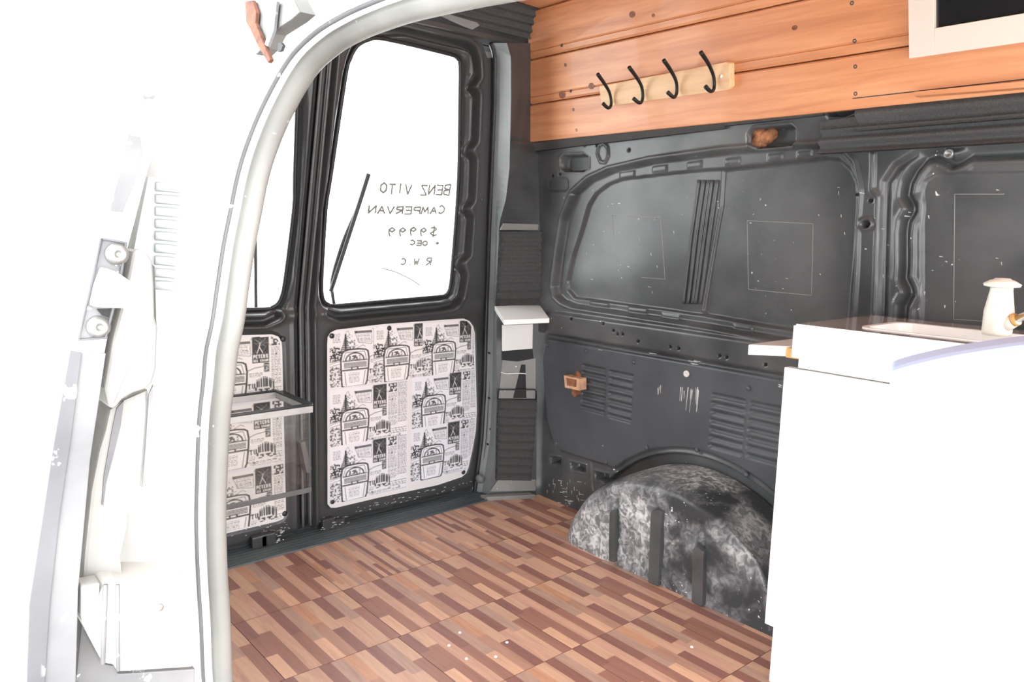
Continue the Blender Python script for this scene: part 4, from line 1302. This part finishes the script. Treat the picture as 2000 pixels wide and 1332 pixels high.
p = ony(311, 1186, YD + .005); lathe('screw', [(.0035, 0), (.0035, .0012), (.0012, .0015)], p, (0, 1, 0), M['zinc'], sd_root, 10)
slab('lower_skirt', yp([(160, 1214), (202, 1297), (224, 1300), (230, 1316), (382, 1306), (384, 1500), (140, 1500), (148, 1332)], -.03), (0, -.03, 0), M['jamb'], sd_root, .002)
adopt(sd_root)

# ------------------------------------------------------------------ kitchen cabinet with sink
CX, CY, CZ = .342, 1.030, .685
cab = empty('kitchen_cabinet', (CX / 2, CY, 0), 'white kitchen cabinet with glossy worktop and built in sink', 'cabinet')
Y1 = 1.72
box('carcass', (.045, CY + .012, 0), (CX - .018, Y1, CZ - .062), M['white'], cab, .001)
box('door', (CX - .018, CY - .012, .112), (CX, Y1, CZ - .080), M['white'], cab, .0015)
box('plinth', (CX - .03, CY + .004, 0), (CX - .004, Y1, .11), M['white'], cab, .001)
box('top_rail', (CX - .018, CY + .012, CZ - .078), (CX - .004, Y1, CZ - .060), M['white'], cab, .001)
# worktop ring around the sink opening
sx0, sx1, sy0, sy1 = .140, .286, 1.128, 1.60
bm = bmesh.new()
def ring(z): return ([bm.verts.new(v) for v in ((.045, CY, z), (CX, CY, z), (CX, Y1, z), (.045, Y1, z))], [bm.verts.new(v) for v in ((sx0, sy0, z), (sx1, sy0, z), (sx1, sy1, z), (sx0, sy1, z))])
to, ti = ring(CZ); bo, bi = ring(CZ - .060)
for a in range(4):
    b = (a + 1) % 4
    bm.faces.new((to[a], to[b], ti[b], ti[a])); bm.faces.new((bo[b], bo[a], bi[a], bi[b]))
    bm.faces.new((to[b], to[a], bo[a], bo[b])); bm.faces.new((ti[a], ti[b], bi[b], bi[a]))
bmesh.ops.recalc_face_normals(bm, faces=bm.faces)
es = [e for e in bm.edges if e.verts[0].co.z > CZ - .001 and e.verts[1].co.z > CZ - .001 and (e.verts[0] in to and e.verts[1] in to)]
bmesh.ops.bevel(bm, geom=es, offset=.003, segments=3, affect='EDGES')
me = D.meshes.new('worktop'); bm.to_mesh(me); bm.free()
me.materials.append(M['worktop']); me.materials.append(M['white'])
for f_ in me.polygons:
    f_.material_index = 0 if f_.normal.z > .9 else 1
link('worktop', me, None, cab)
# sink bowl
rp = lambda x0, y0, x1, y1, r, z: [np.array([*q, z]) for q in round_poly([(x0, y0), (x1, y0), (x1, y1), (x0, y1)], r, 6)]
L1, L2, L3, L4 = rp(sx0 - .008, sy0 - .008, sx1 + .008, sy1 + .008, .03, CZ + .002), rp(sx0 + .001, sy0 + .001, sx1 - .001, sy1 - .001, .03, CZ + .0015), rp(sx0 + .012, sy0 + .012, sx1 - .012, sy1 - .012, .04, CZ - .11), rp(sx0 + .05, sy0 + .05, sx1 - .05, sy1 - .05, .04, CZ - .125)
cl_ = lambda l: l + l[:1]
sk = loft('sink_bowl', [cl_([q - np.array([0, 0, .002]) for q in L1]), cl_(L1), cl_(L2), cl_(L3), cl_(L4)], M['sink'], cab, False)
slab('sink_floor', L4, (0, 0, -.002), M['sink'], cab, 0)
adopt(cab)

# fold-out side shelf
zs_ = .640
sh = empty('side_shelf', (CX - .1, CY - .05, zs_ - .02), 'small white flap shelf fixed to the cabinet side with raw wood end', 'shelf')
fl, fr_, bk = onz(1462, 673, zs_), onz(1543, 676, zs_), onz(1543, 657, zs_)
pl = [fl + np.array([-.0, 0, 0]), np.array([fr_[0], CY - .016, zs_]), np.array([fr_[0] - .15, CY - .016, zs_]), np.array([fr_[0] - .15, CY - .07, zs_]), np.array([fl[0] - .02, fl[1] - .004, zs_])]
slab('flap', pl, (0, 0, -.019), M['white'], sh, .0015)
box('raw_end', (CX - .06, CY - .0155, zs_ - .0185), (CX - .008, CY + .0105, zs_ - .001), M['tan'], sh, .0005)
adopt(sh)

# tap
tp0 = onz(1946, 654, CZ + .001)
tap = empty('sink_tap', tp0, 'white mushroom topped hand pump tap with chrome spout on the sink edge', 'tap')
lathe('pump_body', [(.021, 0), (.022, .006), (.022, .040), (.0215, .042), (.0165, .074), (.0165, .078)], tp0, (0, 0, 1), M['cream'], tap, 24)
lathe('pump_knob', [(.014, .078), (.026, .080), (.0275, .084), (.018, .090), (.013, .0915), (.011, .0935), (.002, .094)], tp0, (0, 0, 1), M['cream'], tap, 24)
q0 = tp0 + np.array([.004, .008, .014]); q1_ = tp0 + np.array([.010, .030, .030]); q2_ = tp0 + np.array([.030, .12, .085])
tube('spout_socket', [q0, q1_], [.012, .010], M['cream'], tap, 14)
tube('rust_ring', [q1_ - (q2_ - q1_) * .06, q1_ - (q2_ - q1_) * .0], .0108, M['tan'], tap, 14)
tube('spout', [q1_, q2_], .0062, M['chrome'], tap, 12)
adopt(tap)

# ------------------------------------------------------------------ hook rail on the boards
hk = empty('hook_rail', S(1300, 170), 'pale bamboo coat rail with four black hooks on the timber wall', 'coat rack')
br_ = [S(*p, .041) for p in ((1170, 168), (1418, 121), (1425, 124), (1426, 170), (1420, 176), (1174, 210))]
slab('rail_board', br_, -NW * .0195, M['bamboo'], hk, .0025)
HKS = [[(590, 580), (640, 650), (680, 720), (695, 790), (690, 830), (668, 842), (630, 808)], [(835, 525), (890, 600), (930, 670), (942, 740), (935, 790), (912, 802), (868, 768)],
       [(1105, 470), (1160, 550), (1200, 630), (1208, 700), (1200, 745), (1180, 758), (1135, 720)], [(1395, 408), (1450, 490), (1490, 580), (1500, 650), (1495, 700), (1470, 712), (1430, 675)]]
offs = [.105, .078, .055, .048, .054, .066, .080]
for h in HKS:
    pts = smooth_path([S(1020 + q[0] / 4, q[1] / 4, of) for q, of in zip(h, offs)], 6)
    nP = len(pts)
    rad = [.0050 - .0012 * math.sin(math.pi * k / (nP - 1)) for k in range(nP)]
    tube('hook', pts, rad, M['iron'], hk, 10)
p = S(1408, 149, .0415); dome('screw_plug', p, NW, .004, .002, M['paperback'], hk)
adopt(hk)

# framed dark glass at the top right
fm = empty('framed_mirror', S(1800, 122, .02), 'white wooden frame around dark glass on the timber wall', 'mirror')
z_b, z_t, y_a, y_b = 1.168, 1.420, 1.078, 1.50
fw, fo = .044, .046
def fq(y0, z0, y1, z1): return [lean(y0, z0, fo), lean(y1, z0, fo), lean(y1, z1, fo), lean(y0, z1, fo)]
slab('frame_side', fq(y_a, z_b, y_a + fw, z_t), -NW * .022, M['frame'], fm, .001)
slab('frame_side', fq(y_b - fw, z_b, y_b, z_t), -NW * .022, M['frame'], fm, .001)
slab('frame_rail', fq(y_a + fw, z_b, y_b - fw, z_b + fw), -NW * .022, M['frame'], fm, .001)
slab('frame_rail', fq(y_a + fw, z_t - fw, y_b - fw, z_t), -NW * .022, M['frame'], fm, .001)
fo = .036
slab('dark_glass', fq(y_a + fw - .004, z_b + fw - .004, y_b - fw + .004, z_t - fw + .004), -NW * .006, M['darkglass'], fm, 0)
adopt(fm)

# ------------------------------------------------------------------ corner shelf
pa, nn = post_pt(966, 598, .010); pb, _ = post_pt(1053, 594, .010)
zc = (pa[2] + pb[2]) / 2
f1, f2 = onz(984, 625, zc), onz(1073, 621.5, zc)
pa = onz(966, 598, zc); pb = onz(1053, 594, zc)
cs = empty('corner_shelf', (pa + pb) / 2, 'small white corner shelf on the foam covered rear post', 'shelf')
slab('shelf_top', [pa, pb, f2, f1], (0, 0, -.0125), M['white'], cs, .0012)
w0 = pa * .72 + f1 * .28; w1 = pb * .72 + f2 * .28
sup = []
for (px, py), base in (((981, 636), 0), ((1041, 633), 0), ((1040, 681), 0), ((981, 686), 0)):
    n_ = np.cross(w1 - w0, [0, 0, 1.]); n_ /= np.linalg.norm(n_); d_ = ray(px, py); sup.append(CAM + d_ * (((w0 - CAM) @ n_) / (d_ @ n_)))
back_dir = ((pa - f1) / np.linalg.norm(pa - f1)) * .016
slab('shelf_support', sup, back_dir, M['white'], cs, .0012)
adopt(cs)

# ------------------------------------------------------------------ metal rimmed bin on the other rear door
zr = R(540, 764, .012)[2]
fr1 = onz(602, 792, zr); bk1 = R(540, 764, .012); fr0 = onz(440, 810, zr)
YF = fr1[1]; XR = (fr1[0] + bk1[0]) / 2 - .005; XL = 1.10; YK = -.138
bn = empty('storage_bin', (.9, YK, zr - .2), 'clear storage bin with dark metal rim on the left rear door', 'bin')
def bar(name, p, q, w=.010, h=.016, mt='alu'):
    p, q = np.array(p), np.array(q); t = q - p; n_ = np.cross(t, [0, 0, 1.]); n_ = n_ / np.linalg.norm(n_) * w
    o = slab(name, [p + n_, q + n_, q - n_, p - n_], (0, 0, -h), M[mt], bn, .001); return o
for nm, p, q in (('rim_bar', (XL, YF, zr), (XR, YF, zr)), ('rim_bar', (XL, YK, zr), (XR, YK, zr)), ('rim_bar', (XR, YF - .01, zr), (XR, YK + .01, zr))):
    bar(nm, p, q)
    bar('rim_cap', np.array(p) + [0, 0, .002], np.array(q) + [0, 0, .003], .0108, .003, 'iron')
zb_ = ony(500, 975, YF - .02)[2]
zb_ = max(.09, zb_)
box('front_panel', (XR + .01, YF - .003, zb_), (XL, YF + .001, zr - .014), M['acrylic'], bn, 0)
box('side_panel', (XR + .006, YK + .004, zb_), (XR + .010, YF - .004, zr - .014), M['acrylic'], bn, 0)
box('bin_floor', (XR + .011, YK + .004, zb_ + .001), (XL, YF - .004, zb_ + .005), M['acrylic'], bn, 0)
box('floor_edge', (XR + .004, YF + .0015, zb_ - .002), (XL, YF + .006, zb_ + .010), M['grey_plastic'], bn, .001)
p = ony(443, 824, YF + .013)
box('red_clip', (p[0] - .006, YF + .0105, p[2] - .012), (p[0] + .004, YF + .016, p[2] + .01), M['red'], bn, .002)
adopt(bn)

# ------------------------------------------------------------------ pale panel in the right foreground
fh = np.array([FW[0], FW[1], 0]); fh /= np.linalg.norm(fh)
dist = .62 * (ray(1860, 700) @ fh)
top = smooth_path([CAM + ray(px, py) * (dist / (ray(px, py) @ fh)) for px, py in ((1738, 752), (1741, 738), (1752, 731), (1790, 720), (1860, 704), (1930, 692), (2000, 682), (2120, 668))], 4)
dr_ = ray(1738, 741) * np.array([1, 1, 0]); dr_ /= np.linalg.norm(dr_)
rr_ = .045
prof_ = [(0, None), (0, -rr_)] + [(rr_ * (1 - math.cos(a_)), -rr_ * (1 - math.sin(a_))) for a_ in np.linspace(.15, math.pi / 2, 7)] + [(.085, 0), (.09, -.006), (.09, None)]
vs, fs = [], []
n_ = len(top); m_ = len(prof_)
for t_ in top:
    for d_, z_ in prof_:
        q = t_ + dr_ * d_; q[2] = .002 if z_ is None else q[2] + z_; vs.append(q)
for i_ in range(n_ - 1):
    for k_ in range(m_):
        k2 = (k_ + 1) % m_; fs.append((i_ * m_ + k_, i_ * m_ + k2, (i_ + 1) * m_ + k2, (i_ + 1) * m_ + k_))
fs += [tuple(range(m_))[::-1], tuple((n_ - 1) * m_ + k_ for k_ in range(m_))]
pn = pyd('upright_panel', vs, fs, M['paleblue'], None, False)
tag(pn, 'pale blue white upright panel cropped at right in front of the cabinet', 'panel')
